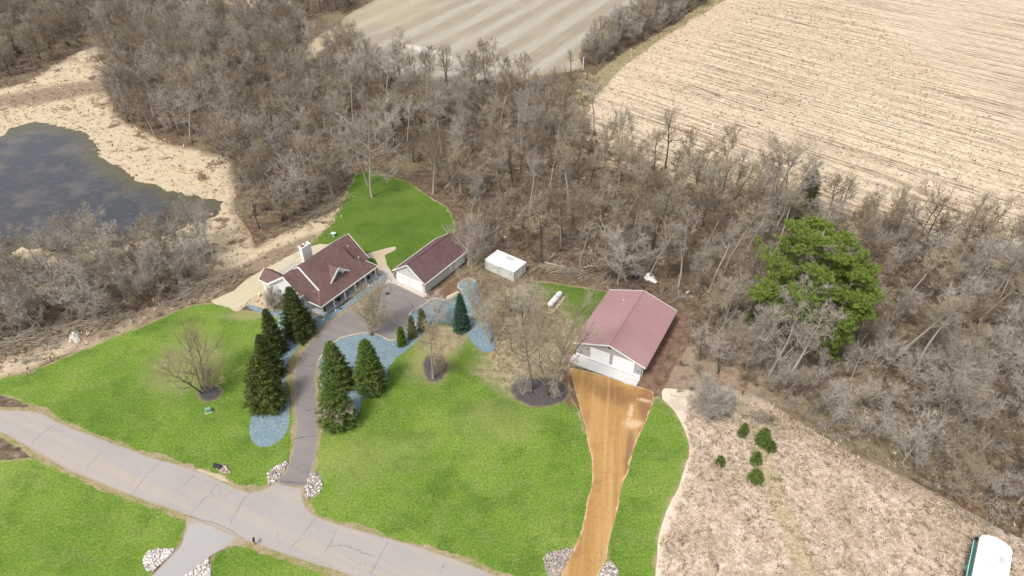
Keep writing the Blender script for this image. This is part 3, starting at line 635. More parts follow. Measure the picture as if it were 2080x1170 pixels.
# walls
wl = MB()
def prof(s0, s1, pts, mb=None):
    v = [P_(s0, t, z) for t, z in pts]; (mb or wl).slab(v, (0, s1 - s0, 0), 0, down=False)
prof(1.75, 12.0, [(-13.3,0),(-3.3,0),(-3.3,5.2),(-6.6,7.75),(-13.3,2.6)])
prof(12.003, 16.2, [(-13.3,0),(-3.4,0),(-3.4,2.62),(-8.2,6.55),(-13.3,2.6)])
prof(-1.6, 1.747, [(-14.4,0),(-3.35,0),(-3.35,4.55),(-7.0,7.38),(-12.1,3.65),(-14.4,3.65)])
wl.add([P_(-1.6,-14.4,3.652), P_(1.6,-14.4,3.652), P_(-.1,-14.4,5.3), P_(-1.6,-10,3.652), P_(1.6,-10,3.652), P_(-.1,-10,5.3)], [(0,1,2),(3,5,4),(0,2,5,3),(1,4,5,2)])
wl.obj('wall', MW, house)
# porch
pf = MB(); pf.box(-3.28, .2, -.2, 15.1, .01, .24); pf.obj('porch_floor', plain('porch_concrete', (.42, .43, .44), .8, .12, 2), house)
for i in range(6):
    s_ = i * 2.96
    mb = MB(); mb.box(-.11, .11, s_ - .11, s_ + .11, .243, 2.45); mb.box(-.16, .16, s_ - .16, s_ + .16, .245, .42); mb.box(-.15, .15, s_ - .15, s_ + .15, 2.2, 2.44); mb.obj('porch_post', WH, house)
mb = MB(); mb.box(-.1, .1, -.1, 14.9, 2.452, 2.53); mb.obj('porch_beam', WH, house)
def window(par, s0, s1, z0, z1, t, axis='t', nm='window'):
    fr = MB(); gl = MB()
    if axis == 't':
        fr.box(t, t + .05, s0, s1, z0, z1); gl.box(t + .052, t + .06, s0 + .1, s1 - .1, z0 + .1, z1 - .1)
        fr.box(t + .055, t + .075, (s0+s1)/2 - .03, (s0+s1)/2 + .03, z0 + .1, z1 - .1)
    else:
        fr.box(s0, s1, t - .05, t, z0, z1); gl.box(s0 + .08, s1 - .08, t - .06, t - .052, z0 + .08, z1 - .08)
    f = fr.obj(nm, WH, par); gl.obj('pane', GLS, f); return f
for s0, s1 in ((2.3, 3.9), (5.0, 6.6), (9.6, 11.2)): window(house, s0, s1, 1.0, 2.2, -3.298)
mb = MB(); mb.box(-3.298, -3.23, 7.5, 8.5, .25, 2.3); fd = mb.obj('front_door', plain('door_brown', (.16, .07, .05)), house)
mb = MB(); mb.tube([(-3.23, 8.35, 1.2), (-3.17, 8.35, 1.2)], [.03, .04], 8); mb.obj('handle', DK, fd)
window(house, -9.6, -9.0, 2.9, 3.7, -1.602, 's')
# dormer
dm = MB(); v = [P_(4.95,-2.0,4.3), P_(9.15,-2.0,4.3), P_(7.05,-2.0,6.05)]
dm.slab(v[::-1] if True else v, (-.15, 0, 0), 0, down=False); dw = dm.obj('dormer_wall', WH, house)
dr = MB()
dr.add([P_(4.6,-1.7,4.28), P_(7.03,-1.7,6.38), P_(7.03,-4.9,6.38), P_(4.6,-2.3,4.32),
        P_(4.6,-1.7,4.16), P_(7.03,-1.7,6.24), P_(7.03,-4.9,6.2), P_(4.6,-2.3,4.1)], [(0,1,2,3),(7,6,5,4),(0,4,5,1),(1,5,6,2),(2,6,7,3),(3,7,4,0)])
dr.add([P_(9.5,-1.7,4.28), P_(7.04,-1.7,6.38), P_(7.04,-4.9,6.38), P_(9.5,-2.3,4.32),
        P_(9.5,-1.7,4.16), P_(7.04,-1.7,6.24), P_(7.04,-4.9,6.2), P_(9.5,-2.3,4.1)], [(3,2,1,0),(4,5,6,7),(1,5,4,0),(2,6,5,1),(3,7,6,2),(0,4,7,3)])
dro = dr.obj('dormer_roof', MS, house)
db = MB(); db.beam(P_(4.5,-1.66,4.2), P_(7.04,-1.66,6.34), .12, .34); db.beam(P_(7.04,-1.66,6.34), P_(9.6,-1.66,4.2), .12, .34); each(db, 'trim_board', WH, dro)
fl = MB(); pts = [P_(7.05 + .8*math.cos(a), -1.94, 4.55 + .8*math.sin(a)) for a in np.linspace(0, math.pi, 10)]
fl.slab(pts, (.05, 0, 0), 0, down=False); fl.obj('fanlight', GLS, dw)
# chimney
ch = MB(); ch.box(-11.5, -10.6, 6.3, 8.6, 3.2, 8.0); cho = ch.obj('chimney', WH, house)
cc = MB(); cc.box(-11.58, -10.52, 6.22, 8.68, 8.003, 8.12); cc.obj('cap', WH, cho)
cp = MB(); cp.box(-11.35, -10.75, 6.5, 7.4, 8.123, 8.17); cp.tube([P_(7.7, -11.05, 8.123), P_(7.7, -11.05, 8.5)], [.13, .13], 10); cp.tube([P_(6.8, -11.05, 8.17), P_(6.8, -11.05, 8.45)], [.12, .12], 10); cp.obj('flue', plain('flue_brown', (.2, .12, .1)), cho)
for s_, t_, z_ in ((14.3, -6.3, 5.35), (14.5, -3.9, 3.35)):
    mb = MB(); mb.tube([P_(s_, t_, z_ - .1), P_(s_, t_, z_ + .42)], [.07, .07], 8); mb.tube([P_(s_, t_, z_ + .42), P_(s_, t_, z_ + .5)], [.14, .1], 8); mb.obj('vent_pipe', WH, hroof)
# back deck with rail
dk = MB(); dk.box(-17.5, -13.8, 2.5, 9.0, .35, .55); dko = dk.obj('deck', plain('deck_grey', (.45, .42, .36), .8), house)
rl = MB()
for s_ in np.linspace(2.5, 9, 7): rl.box(-17.5, -17.42, s_ - .04, s_ + .04, .552, 1.5)
rl.box(-17.5, -17.42, 2.46, 9.04, 1.502, 1.57); rl.obj('deck_rail', WH, dko)

def hp(s, t, z=0):
    a = R_(33); d = (math.sin(a), math.cos(a)); n = (math.cos(a), -math.sin(a)); return (hx + d[0]*s + n[0]*t, hy + d[1]*s + n[1]*t, z)
POTM = plain('dark_pot', (.05, .045, .045), .6); GRN = plain('pot_leaves', (.05, .09, .03), .9, .3)
r5 = random.Random(5)
for i, (s_, lab) in enumerate([(.9, 'dark potted plant beside the first porch post'), (4.9, 'dark potted plant on the porch nearest the bare court tree'), (10.4, 'dark potted plant in the fourth porch bay'), (13.4, 'dark potted plant in the last porch bay')]):
    t = thing('potted_plant', lab, 'potted plant', hp(s_, -.7, .243), 0, 'potted plants on the porch')
    mb = MB(); mb.tube([(0,0,0),(0,0,.25),(0,0,.5)], [.2,.28,.32], 10); mb.obj('pot', POTM, t)
    mb = MB()
    for q in range(40):
        a = r5.uniform(0, 6.28); u = r5.uniform(.1, .35); mb.tube([(0,0,.45),(u*math.cos(a),u*math.sin(a),.45+r5.uniform(.2,.55))], [.03,.008], 3)
    mb.obj('leaves', GRN, t)
t = thing('wreath_bush', 'orange-yellow autumn decoration at the left end of the porch', 'decoration', hp(1.2, -2.4, .243))
mb = MB()
for q in range(120):
    a = r5.uniform(0, 6.28); e = r5.uniform(-.2, 1.5); u = r5.uniform(.3, .75); mb.tube([(0,0,.5),(u*math.cos(a)*math.cos(e),u*math.sin(a)*math.cos(e),.6+u*math.sin(e))], [.05,.02], 3)
mb.obj('leaves', plain('orange_leaves', (.55, .25, .02), .9, .4), t)
mb = MB(); mb.tube([(0,0,0),(0,0,.5)], [.2,.26], 10); mb.obj('pot', POTM, t)
# white garden stones and dark ornaments in the front gravel
for i, (px, py, sz, m, lab, nm, ct) in enumerate([(635,648,.3,WH,'white ball beside the leftmost porch corner in the gravel','garden_ball','garden ornament'), (657,650,.3,WH,'white ball in the gravel right below the porch corner post','garden_ball','garden ornament'),
      (682,631,.35,WH,'white rounded stone in the gravel between court tree and porch','garden_stone','stone'), (692,628,.3,DK,'small dark garden ornament on the blue gravel','garden_ornament','garden ornament'), (749,581,.35,WH,'white rounded stone by the right end of the porch','garden_stone','stone')]):
    x, y = G(px, py); mb = MB()
    for q in range(3):
        a = q * 2.1; mb.tube([(math.cos(a)*.1*sz, math.sin(a)*.1*sz, 0), (0,0,sz*.3), (0,0,sz*.8), (0,0,sz)], [sz*.5, sz*.62, sz*.45, sz*.1], 10)
    tag(mb.obj(nm, m, None, True, (x, y, .05)), lab, ct)

# ---- propane tank
def tank(name, label, a, b, r, mat, legs=True, cat='tank', z=.35):
    A = Vector((*G(*a), 0)); B = Vector((*G(*b), 0)); c = (A + B) / 2; L = (B - A).length; ang = math.atan2(B.y - A.y, B.x - A.x)
    t = thing(name, label, cat, (c.x, c.y, .02), ang)
    mb = MB(); n = 9; pts = []; rad = []
    for i in range(7): u = i / 6 * math.pi / 2; pts.append((-L/2 + r - r*math.cos(u), 0, z + r)); rad.append(max(.02, r * math.sin(u)))
    for i in range(7): u = math.pi/2 - i / 6 * math.pi / 2; pts.append((L/2 - r + r*math.cos(u), 0, z + r)); rad.append(max(.02, r * math.sin(u)))
    mb.tube(pts, rad, 20); mb.obj('tank_body', mat, t, True)
    for x in (-L*.28, L*.28):
        q = MB(); q.box(x - .1, x + .1, -r*.75, r*.75, -.01, z + r*.42); q.obj('saddle', CONC, t)
    if legs:
        q = MB(); q.tube([(0,0,z+2*r-.04),(0,0,z+2*r+.22)], [.22,.22], 12); q.obj('valve_dome', WH, t)
    return t
tank('propane_tank', 'long white propane tank lying on the lawn left of the barn', (1115, 629), (1139, 601), .55, plain('tank_white', (.85, .85, .85), .35, .03))
sheet('tank_pad', GP([(1111,632),(1135,601),(1148,604),(1122,637)]), .03, M['path'], step=.4, jit=.1, grid=1, label='pale worn patch under the propane tank')
tank('tan_tank', 'short tan mottled tank between the brown soil and the blue gravel bed', (908, 612), (934, 599), .5, plain('tank_tan', (.55, .48, .33), .7, .35, 6), False, z=.1)

# ---- stone kerb round the yard bed
kb = MB(); rr = random.Random(8)
def kerb(line, nm, lab):
    P = smooth_poly(GP(line), .42, 0, closed=False); mb = MB()
    for i in range(len(P) - 1):
        c = (P[i] + P[i+1]) / 2; d = P[i+1] - P[i]; a = math.atan2(d[1], d[0]) + rr.uniform(-.1, .1); l = np.linalg.norm(d) * .46; w_ = rr.uniform(.12, .17); h = rr.uniform(.2, .27)
        ca, sa = math.cos(a), math.sin(a); q = []
        for z, k_ in ((0, 1), (h * .8, 1), (h, .75)):
            for x, y in ((-l, -w_), (l, -w_), (l, w_), (-l, w_)): q.append((c[0] + (x*ca - y*sa)*k_, c[1] + (x*sa + y*ca)*k_, z))
        mb.add(q, [(0,3,2,1),(0,1,5,4),(1,2,6,5),(2,3,7,6),(3,0,4,7),(4,5,9,8),(5,6,10,9),(6,7,11,10),(7,4,8,11),(8,9,10,11)])
    tag(mb.obj(nm, plain('kerb_stone', (.5, .45, .38), .9, .25, 1.5)), lab, 'kerb')
kerb([(648,733),(658,718),(677,699),(695,687),(735,678),(755,677),(773,683),(790,692),(807,691),(829,675),(841,669),(844,658),(835,648),(832,641),(839,632),(858,622),(878,608),(891,607),(907,611)], 'stone_kerb', 'pale stone block kerb between the court and the blue gravel bed')
kerb([(937,603),(940,596),(936,589),(930,585),(932,577),(943,569),(955,566),(967,573)], 'stone_kerb', 'pale stone kerb curling round the upper tip of the blue gravel')

# ---- cobble piles by the drive mouths: countless stones
def cobbles(name, pts, n, label, seed, pal):
    P = np.array(GP(pts)); r = np.random.default_rng(seed); x0, y0 = P.min(0); x1, y1 = P.max(0); V = []; F = []; MI = []
    base = np.array([(math.cos(a) * (.95 if k_ == 1 else .6), math.sin(a) * (.95 if k_ == 1 else .6), (0, .35, .85)[k_] if k_ else 0) for k_ in (0, 1, 2) for a in np.linspace(0, 2*math.pi, 6, False)])
    fc = [(i, (i+1) % 6, 6 + (i+1) % 6, 6 + i) for i in range(6)] + [(6+i, 6+(i+1) % 6, 12+(i+1) % 6, 12+i) for i in range(6)] + [(12,13,14,15),(12,15,16,17)]
    c = 0
    while c < n:
        q = np.array([r.uniform(x0, x1), r.uniform(y0, y1)])
        if not inside(P, q[:1], q[1:])[0]: continue
        s_ = r.uniform(.09, .24); a = r.uniform(0, 6.28); b = base * (s_, s_ * r.uniform(.6, 1), s_ * r.uniform(.6, 1)) * (1 + r.normal(size=(18, 1)) * .12)
        b = np.stack([b[:, 0]*math.cos(a)-b[:, 1]*math.sin(a)+q[0], b[:, 0]*math.sin(a)+b[:, 1]*math.cos(a)+q[1], b[:, 2] + r.uniform(.03, .12)], 1)
        F.append(np.array(fc) + len(V) * 18); V.append(b); MI += [r.integers(0, len(pal))] * len(fc); c += 1
    tag(link(name, fast_mesh(name, np.vstack(V), np.vstack(F), pal, mi=MI)), label, None, None, 'stuff')
    sheet(name + '_ground', list(P), .068 if 'dark' in label else .052, plain(name + '_bed', (.36, .31, .25), .95, .3, 3), step=.4, jit=.12, grid=1, seed=seed, label=label.replace('stones', 'gravel ground') + ' base')
PAL = [plain('stone_white', (.68, .65, .62), .8, .15), plain('stone_tan', (.46, .40, .33), .8, .2), plain('stone_grey', (.24, .23, .22), .8, .2), plain('stone_pink', (.5, .38, .33), .8, .2)]
cobbles('cobbles', [(547,986),(543,962),(556,952),(570,943),(586,936),(577,957),(566,974)], 230, 'pale mixed stones left of the driveway mouth', 1, PAL)
cobbles('cobbles', [(631,958),(641,960),(652,974),(655,988),(646,1004),(622,1014),(619,995),(624,985)], 330, 'pale mixed stones right of the driveway mouth', 2, PAL)
cobbles('cobbles', [(291,1140),(300,1122),(320,1116),(357,1116),(340,1135),(310,1161),(298,1158)], 420, 'white mixed stones left of the pale side drive', 3, PAL[:2] + PAL[:1])
cobbles('cobbles', [(372,1172),(400,1152),(424,1136),(428,1170),(424,1190),(380,1200)], 380, 'white mixed stones right of the pale side drive', 4, PAL[:2] + PAL[:1])
cobbles('cobbles', [(1104,1135),(1115,1122),(1160,1114),(1163,1120),(1144,1156),(1130,1180),(1112,1165)], 300, 'grey mixed stones left of the sand drive mouth', 5, PAL[1:])
cobbles('cobbles', [(1228,1147),(1240,1142),(1254,1158),(1258,1180),(1214,1180),(1216,1170)], 200, 'pale mixed stones right of the sand drive mouth', 6, PAL)

# ---- white camper at the bottom right corner (nose pointing away)
cs, sn = math.sin(R_(36)), math.cos(R_(36))
camp = thing('camper_trailer', 'white camper trailer with rounded nose and green side stripe at the bottom right corner', 'camper', (61.7 - 10 * cs, 50.8 - 10 * sn, 0), -R_(36))
nose = [(0, 10), (.25, 10.55), (.99, 11.03), (1.9, 11.25), (2.8, 11.05), (3.5, 10.6), (3.76, 10)]
def nose_prism(mb, ins, z0, z1, m=0):
    pts = [(3.76 - ins, ins, z0)] + [(1.88 + (x - 1.88) * (1 - ins / 1.88), y - ins, z0) for x, y in reversed(nose)] + [(ins, ins, z0)]
    mb.slab([p for p in pts][::1], (0, 0, z1 - z0), m, down=False)
mb = MB(); nose_prism(mb, .1, .62, 3.05); mb.obj('body', plain('camper_white', (.8, .8, .79), .35, .03, 2, .5), camp)
mb = MB(); nose_prism(mb, 0, 3.052, 3.2); mb.obj('roof', plain('camper_roof', (.86, .86, .85), .5, .03), camp)
mb = MB(); mb.box(.09, .095, .4, 9.8, 1.0, 2.3); mb.box(.06, .088, .4, 9.8, 1.35, 1.75); mb.obj('side_stripe', plain('dark_green_paint', (.03, .10, .085), .4), camp)
mb = MB(); mb.box(-.42, -.05, .6, 9.3, 2.72, 2.84); aw = mb.obj('awning', plain('green_awning', (.035, .12, .105), .7), camp)
mb = MB(); mb.tube([(-.45, .5, 2.8), (-.45, 9.4, 2.8)], [.05, .05], 8); mb.obj('awning_bar', plain('mint_bar', (.5, .75, .68), .5), aw)
for y0 in (7.6, 3.2):
    mb = MB(); mb.box(2.4, 3.0, y0, y0 + .65, 3.203, 3.34); vt = mb.obj('roof_vent', plain('vent_lid', (.42, .43, .44), .5), camp)
    mb = MB()
    for q in range(3): mb.box(2.42 + q*.2, 2.5 + q*.2, y0 + .06, y0 + .6, 3.343, 3.36)
    each(mb, 'vent_slat', plain('vent_light', (.7, .7, .7), .5), vt)
mb = MB(); mb.box(1.2, 2.2, 5.2, 6.1, 3.203, 3.5); mb.obj('air_conditioner', plain('ac_white', (.8, .8, .8), .5), camp)
for x in (.16, 3.4):
    for y in (3.6, 4.6):
        mb = MB(); mb.tube([(x, y, .4), (x + .2, y, .4)], [.38, .38], 18); wh = mb.obj('wheel', plain('tyre', (.02, .02, .02), .9), camp)
        mb = MB(); mb.tube([(x - .01, y, .4), (x + .21, y, .4)], [.2, .2], 12); mb.obj('rim', plain('rim', (.5, .5, .5), .4), wh)
mb = MB(); mb.box(1.7, 2.06, 11.0, 12.4, .45, .6); mb.box(1.2, 1.7, 11.2, 11.8, .5, 1.1); mb.tube([(1.88, 12.3, 0), (1.88, 12.3, .9)], [.06, .06], 8); each(mb, 'hitch', DK, camp)
mb = MB(); mb.box(3.7, 4.0, 9.7, 10.1, 2.2, 2.75); mb.box(-.3, .05, 10.15, 10.45, 2.2, 2.6); each(mb, 'side_mirror', DK, camp)
sheet('camper_pad', GP([(1972,1105),(1990,1100),(1995,1130),(1985,1250),(1940,1250),(1955,1160)]), .03, m_blue(), step=.4, jit=.12, grid=1, label='dark grey-blue gravel beside the camper')

# ---- utility boxes, drain, post, marker
def util_box(px, h, lab, col):
    x, y = G(*px); t = thing('utility_box', lab, 'utility box', (x, y, .02), R_(25))
    mb = MB(); mb.slab([(-.45,-.4,h),( .45,-.4,h),(.4,.4,h*.8),(-.4,.4,h*.8)], .06); mb.box(-.42, .42, -.36, .36, .05, h * .78); mb.obj('cabinet', plain('green_paint', col, .5, .15), t)
    mb = MB(); mb.box(-.55, .55, -.5, .5, 0, .07); mb.obj('base_pad', CONC, t)
    mb = MB(); mb.box(-.06, .06, -.4, -.37, h*.4, h*.5); mb.obj('latch', DK, t)
util_box((424, 836), .8, 'small pale green utility box on the left lawn below the multi-stemmed tree', (.22, .42, .27))
util_box((1966, 1157), .8, 'small mint-green utility box left of the camper', (.32, .5, .4))
x, y = G(787, 597); mb = MB(); mb.tube([(0,0,0),(0,0,.03)], [.45,.45], 20); dr_ = mb.obj('drain_cover', DK, None, False, (x, y, .072)); tag(dr_, 'round dark drain cover in the asphalt court', 'drain cover')
x, y = G(519, 1106); t = thing('mailbox', 'black mailbox on a post at the road edge by the side drive', 'mailbox', (x, y, 0), R_(20))
mb = MB(); mb.box(-.06, .06, -.06, .06, 0, 1.05); mb.obj('post', plain('mail_post', (.12, .09, .07)), t)
mb = MB(); mb.box(-.13, .13, -.3, .3, 1.052, 1.2); mb.tube([(0,-.3,1.2),(0,.3,1.2)], [.13,.13], 12); mb.obj('box', DK, t)
x, y = G(1184, 142); t = thing('white_post', 'thin white post standing at the end of the hedgerow', 'post', (x, y, 0))
mb = MB(); mb.tube([(0,0,0),(0,0,4.2)], [.16,.13], 8); mb.obj('shaft', WH, t); mb = MB(); mb.tube([(0,0,4.2),(0,0,4.35)], [.18,.1], 8); mb.obj('cap', WH, t)
x, y = G(678, 480); t = thing('bird_bath', 'pale mint bird bath on the grass behind the house', 'bird bath', (x, y, 0))
mb = MB(); mb.tube([(0,0,0),(0,0,.1),(0,0,.7)], [.25,.12,.1], 12); mb.obj('pedestal', plain('mint_stone', (.5, .68, .6)), t); mb = MB(); mb.tube([(0,0,.7),(0,0,.85)], [.15,.55], 16); mb.obj('bowl', plain('mint_stone_b', (.55, .72, .64)), t)
# culvert at the roadside
x, y = G(446, 950); t = thing('culvert', 'dark culvert pipe end among stones beside the road', 'culvert', (x, y, 0), R_(-20))
mb = MB(); n = 14
for r_ in (.35, .27):
    pass
mb.tube([(-.9,0,.22),(.4,0,.22)], [.33,.33], n, cap=False); mb.obj('pipe', DK, t)
cobbles('cobbles', [(440,945),(455,943),(462,952),(470,962),(455,962),(442,955)], 60, 'scattered stones round the roadside culvert', 9, PAL[1:])
sheet('sandy_patch', GP([(395,955),(410,953),(430,960),(452,966),(468,982),(455,978),(430,968)]), .04, M['path'], step=.4, jit=.1, grid=1, label='sandy patch at the road edge by the culvert')
# fire pit stump and white bucket by the oak, rubbish heap behind the barn
def crumple(nm, c, sx, sy, h, mat, lab, seed, cat, rz=0, z=0):
    r = np.random.default_rng(seed); n = 11; V = []; F = []
    for i in range(n):
        for j in range(n):
            u, v = i/(n-1)*2-1, j/(n-1)*2-1; q = max(0, 1 - (abs(u)**2.5 + abs(v)**2.5) * .8)
            V.append((u*sx*(1 + r.normal()*.07), v*sy*(1 + r.normal()*.07), h * q * (.65 + .5*r.random()) + .01))
    for i in range(n-1):
        for j in range(n-1): a = i*n+j; F.append((a, a+n, a+n+1, a+1))
    b = len(V); V += [(x, y, -.02) for x, y, _ in V]
    F += [tuple(q + b for q in f[::-1]) for f in F[:(n-1)**2]]
    rim = [i*n for i in range(n)] + [(n-1)*n+j for j in range(1, n)] + [i*n+n-1 for i in range(n-2, -1, -1)] + [j for j in range(n-2, 0, -1)]
    for q in range(len(rim)): a, a2 = rim[q], rim[(q+1) % len(rim)]; F.append((a, a2, a2+b, a+b)[::-1])
    me = bpy.data.meshes.new(nm); me.from_pydata(V, [], F); me.materials.append(mat)
    o = link(nm, me, None, (*G(*c), z)); o.rotation_euler = (0, 0, rz); return tag(o, lab, cat)
crumple('white_tarp', (1318, 563), 1.1, .8, .9, WH, 'crumpled bright white sheeting in the brush behind the barn', 3, 'tarp', .5)
crumple('white_tarp', (1327, 571), .7, .45, .5, WH, 'small scrap of white sheeting just right of the larger white sheeting', 4, 'tarp', -.6)
crumple('grey_tarp', (1296, 557), 1.7, 1.0, 1.0, plain('grey_green_tarp', (.22, .28, .27), .5, .4, 2), 'grey-green tarp-covered heap behind the barn, left of the white sheeting', 5, 'tarp', .2)
crumple('black_heap', (1287, 563), 1.3, .7, .5, DK, 'dark heap in front of the grey-green tarp behind the barn', 6, 'heap', -.2)
crumple('pale_boulder', (153, 684), .9, 1.3, 1.1, plain('pale_stone', (.55, .52, .46), .9, .3), 'pale boulder at the edge of the left lawn', 7, 'boulder', .3)
crumple('pale_boulder', (159, 692), .6, .7, .8, plain('pale_stone_b', (.5, .45, .38), .9, .3), 'smaller pale boulder just below the first at the left lawn edge', 8, 'boulder', .9)

# ------------------------------------------------------------------ vegetation materials
def m_bark(name, a, b, sp=.35):
    k = NM(name, .95, .1); oi = k.n.new('ShaderNodeObjectInfo'); f = k.noise(1.5, 4, .7)
    c = k.mix(f, a, b); c = k.mix(k.math('MULTIPLY', oi.outputs['Random'], sp), c, tuple(x * .5 for x in a)); return k.done(c)
def m_twig(name, a, b, c2):
    k = NM(name, .95, .1); oi = k.n.new('ShaderNodeObjectInfo'); f = k.noise(.9, 4, .8)
    c = k.mix(k.ramp(f, [(.35, 0.0), (.65, 1.0)]), a, b); c = k.mix(k.math('MULTIPLY', k.step(k.noise(.11, 3, .6), .42, .6), .75), c, c2); c = k.mix(k.math('MULTIPLY', oi.outputs['Random'], .3), c, c2); c = k.mix(1.0, c, k.ramp(k.noise(.07, 3, .6), [(.35, .70), (.65, 1.0)]), 'MULTIPLY'); return k.done(c)
B_PALE = m_bark('pale_bark', (.30, .26, .21), (.50, .44, .36)); B_MID = m_bark('grey_bark', (.17, .14, .115), (.32, .28, .23)); B_TAN = m_bark('pine_bark', (.24, .2, .17), (.42, .37, .33), .1); B_DARK = m_bark('dark_bark', (.075, .06, .05), (.16, .13, .11))
T_GREY = m_twig('grey_twigs', (.28, .245, .20), (.52, .465, .38), (.47, .38, .25)); T_BRN = m_twig('brown_twigs', (.25, .19, .13), (.50, .41, .29), (.22, .165, .11))
T_PALE = m_twig('pale_twigs', (.40, .36, .31), (.62, .56, .48), (.44, .38, .30)); T_PINK = m_twig('mauve_twigs', (.345, .31, .27), (.60, .55, .48), (.46, .40, .33)); T_YEL = m_twig('yellow_twigs', (.36, .27, .12), (.50, .41, .26), (.45, .38, .26))
def m_leaf(name, a, b, tip=None):
    k = NM(name, .8, .2).obj_space(); f = k.noise(2.2, 4, .75); c = k.mix(k.ramp(f, [(.35, 0.0), (.65, 1.0)]), a, b)
    if tip: c = k.mix(k.math('MULTIPLY', k.step(k.noise(1.1, 3), .55, .7), .5), c, tip)
    return k.done(c)
L_SPR = m_leaf('spruce_needles', (.04, .06, .018), (.12, .145, .04)); L_BSPR = m_leaf('blue_spruce_needles', (.035, .075, .05), (.085, .15, .095))
L_YSPR = m_leaf('olive_spruce_needles', (.05, .072, .016), (.165, .195, .045)); L_GSPR = m_leaf('green_spruce_needles', (.055, .09, .022), (.18, .245, .055))
L_PINE = m_leaf('pine_needles', (.085, .13, .022), (.25, .335, .06), (.36, .39, .10)); L_ARB = m_leaf('arborvitae', (.07, .12, .012), (.15, .22, .025)); L_SHR = m_leaf('bronze_green', (.09, .11, .04), (.22, .2, .1))

# ------------------------------------------------------------------ bare tree generator
class Geo:
    """triangles only: tubes (3 to 6 sided) and twig slivers"""
    def __init__(s): s.V = []; s.F = []; s.n = 0
    def tube(s, pts, rad, n=3):
        pts = np.asarray(pts, float); k = len(pts); d = np.gradient(pts, axis=0); d /= np.linalg.norm(d, axis=1)[:, None] + 1e-9
        ref = np.array([.37, .21, .9]) if abs(d[0][2]) < .9 else np.array([1, .2, .1])
        a = np.cross(d, ref); a /= np.linalg.norm(a, axis=1)[:, None] + 1e-9; b = np.cross(d, a); t = np.arange(n) * 2 * np.pi / n
        ring = pts[:, None] + (a[:, None] * np.cos(t)[None, :, None] + b[:, None] * np.sin(t)[None, :, None]) * np.asarray(rad)[:, None, None]
        s.V.append(ring.reshape(-1, 3)); i = np.arange(k - 1)[:, None] * n; q = np.arange(n)[None]; r = (q + 1) % n
        A, B, Cc, D = i + q, i + r, i + n + r, i + n + q
        s.F.append(np.concatenate([np.stack([A, B, Cc], -1).reshape(-1, 3), np.stack([A, Cc, D], -1).reshape(-1, 3)]) + s.n); s.n += k * n
    def slivers(s, base, dirs, wid, rg):
        m = len(base); side = np.cross(dirs, rg.normal(size=(m, 3))); side /= np.linalg.norm(side, axis=1)[:, None] + 1e-9; side *= wid[:, None] / 2
        s.V.append(np.stack([base - side, base + side, base + dirs], 1).reshape(-1, 3)); s.F.append(np.arange(m * 3).reshape(-1, 3) + s.n); s.n += m * 3
    def mesh(s, name, mat): return fast_mesh(name, np.vstack(s.V), np.vstack(s.F), mat)
def unit(v): return v / (np.linalg.norm(v) + 1e-9)
def grow_line(rg, p, d, L, n, wob, lift=0.0):
    pts = [p]; d = unit(d)
    for i in range(n):
        d = unit(d + rg.normal(size=3) * wob + np.array([0, 0, lift])); pts.append(pts[-1] + d * L / n)
    return np.array(pts)
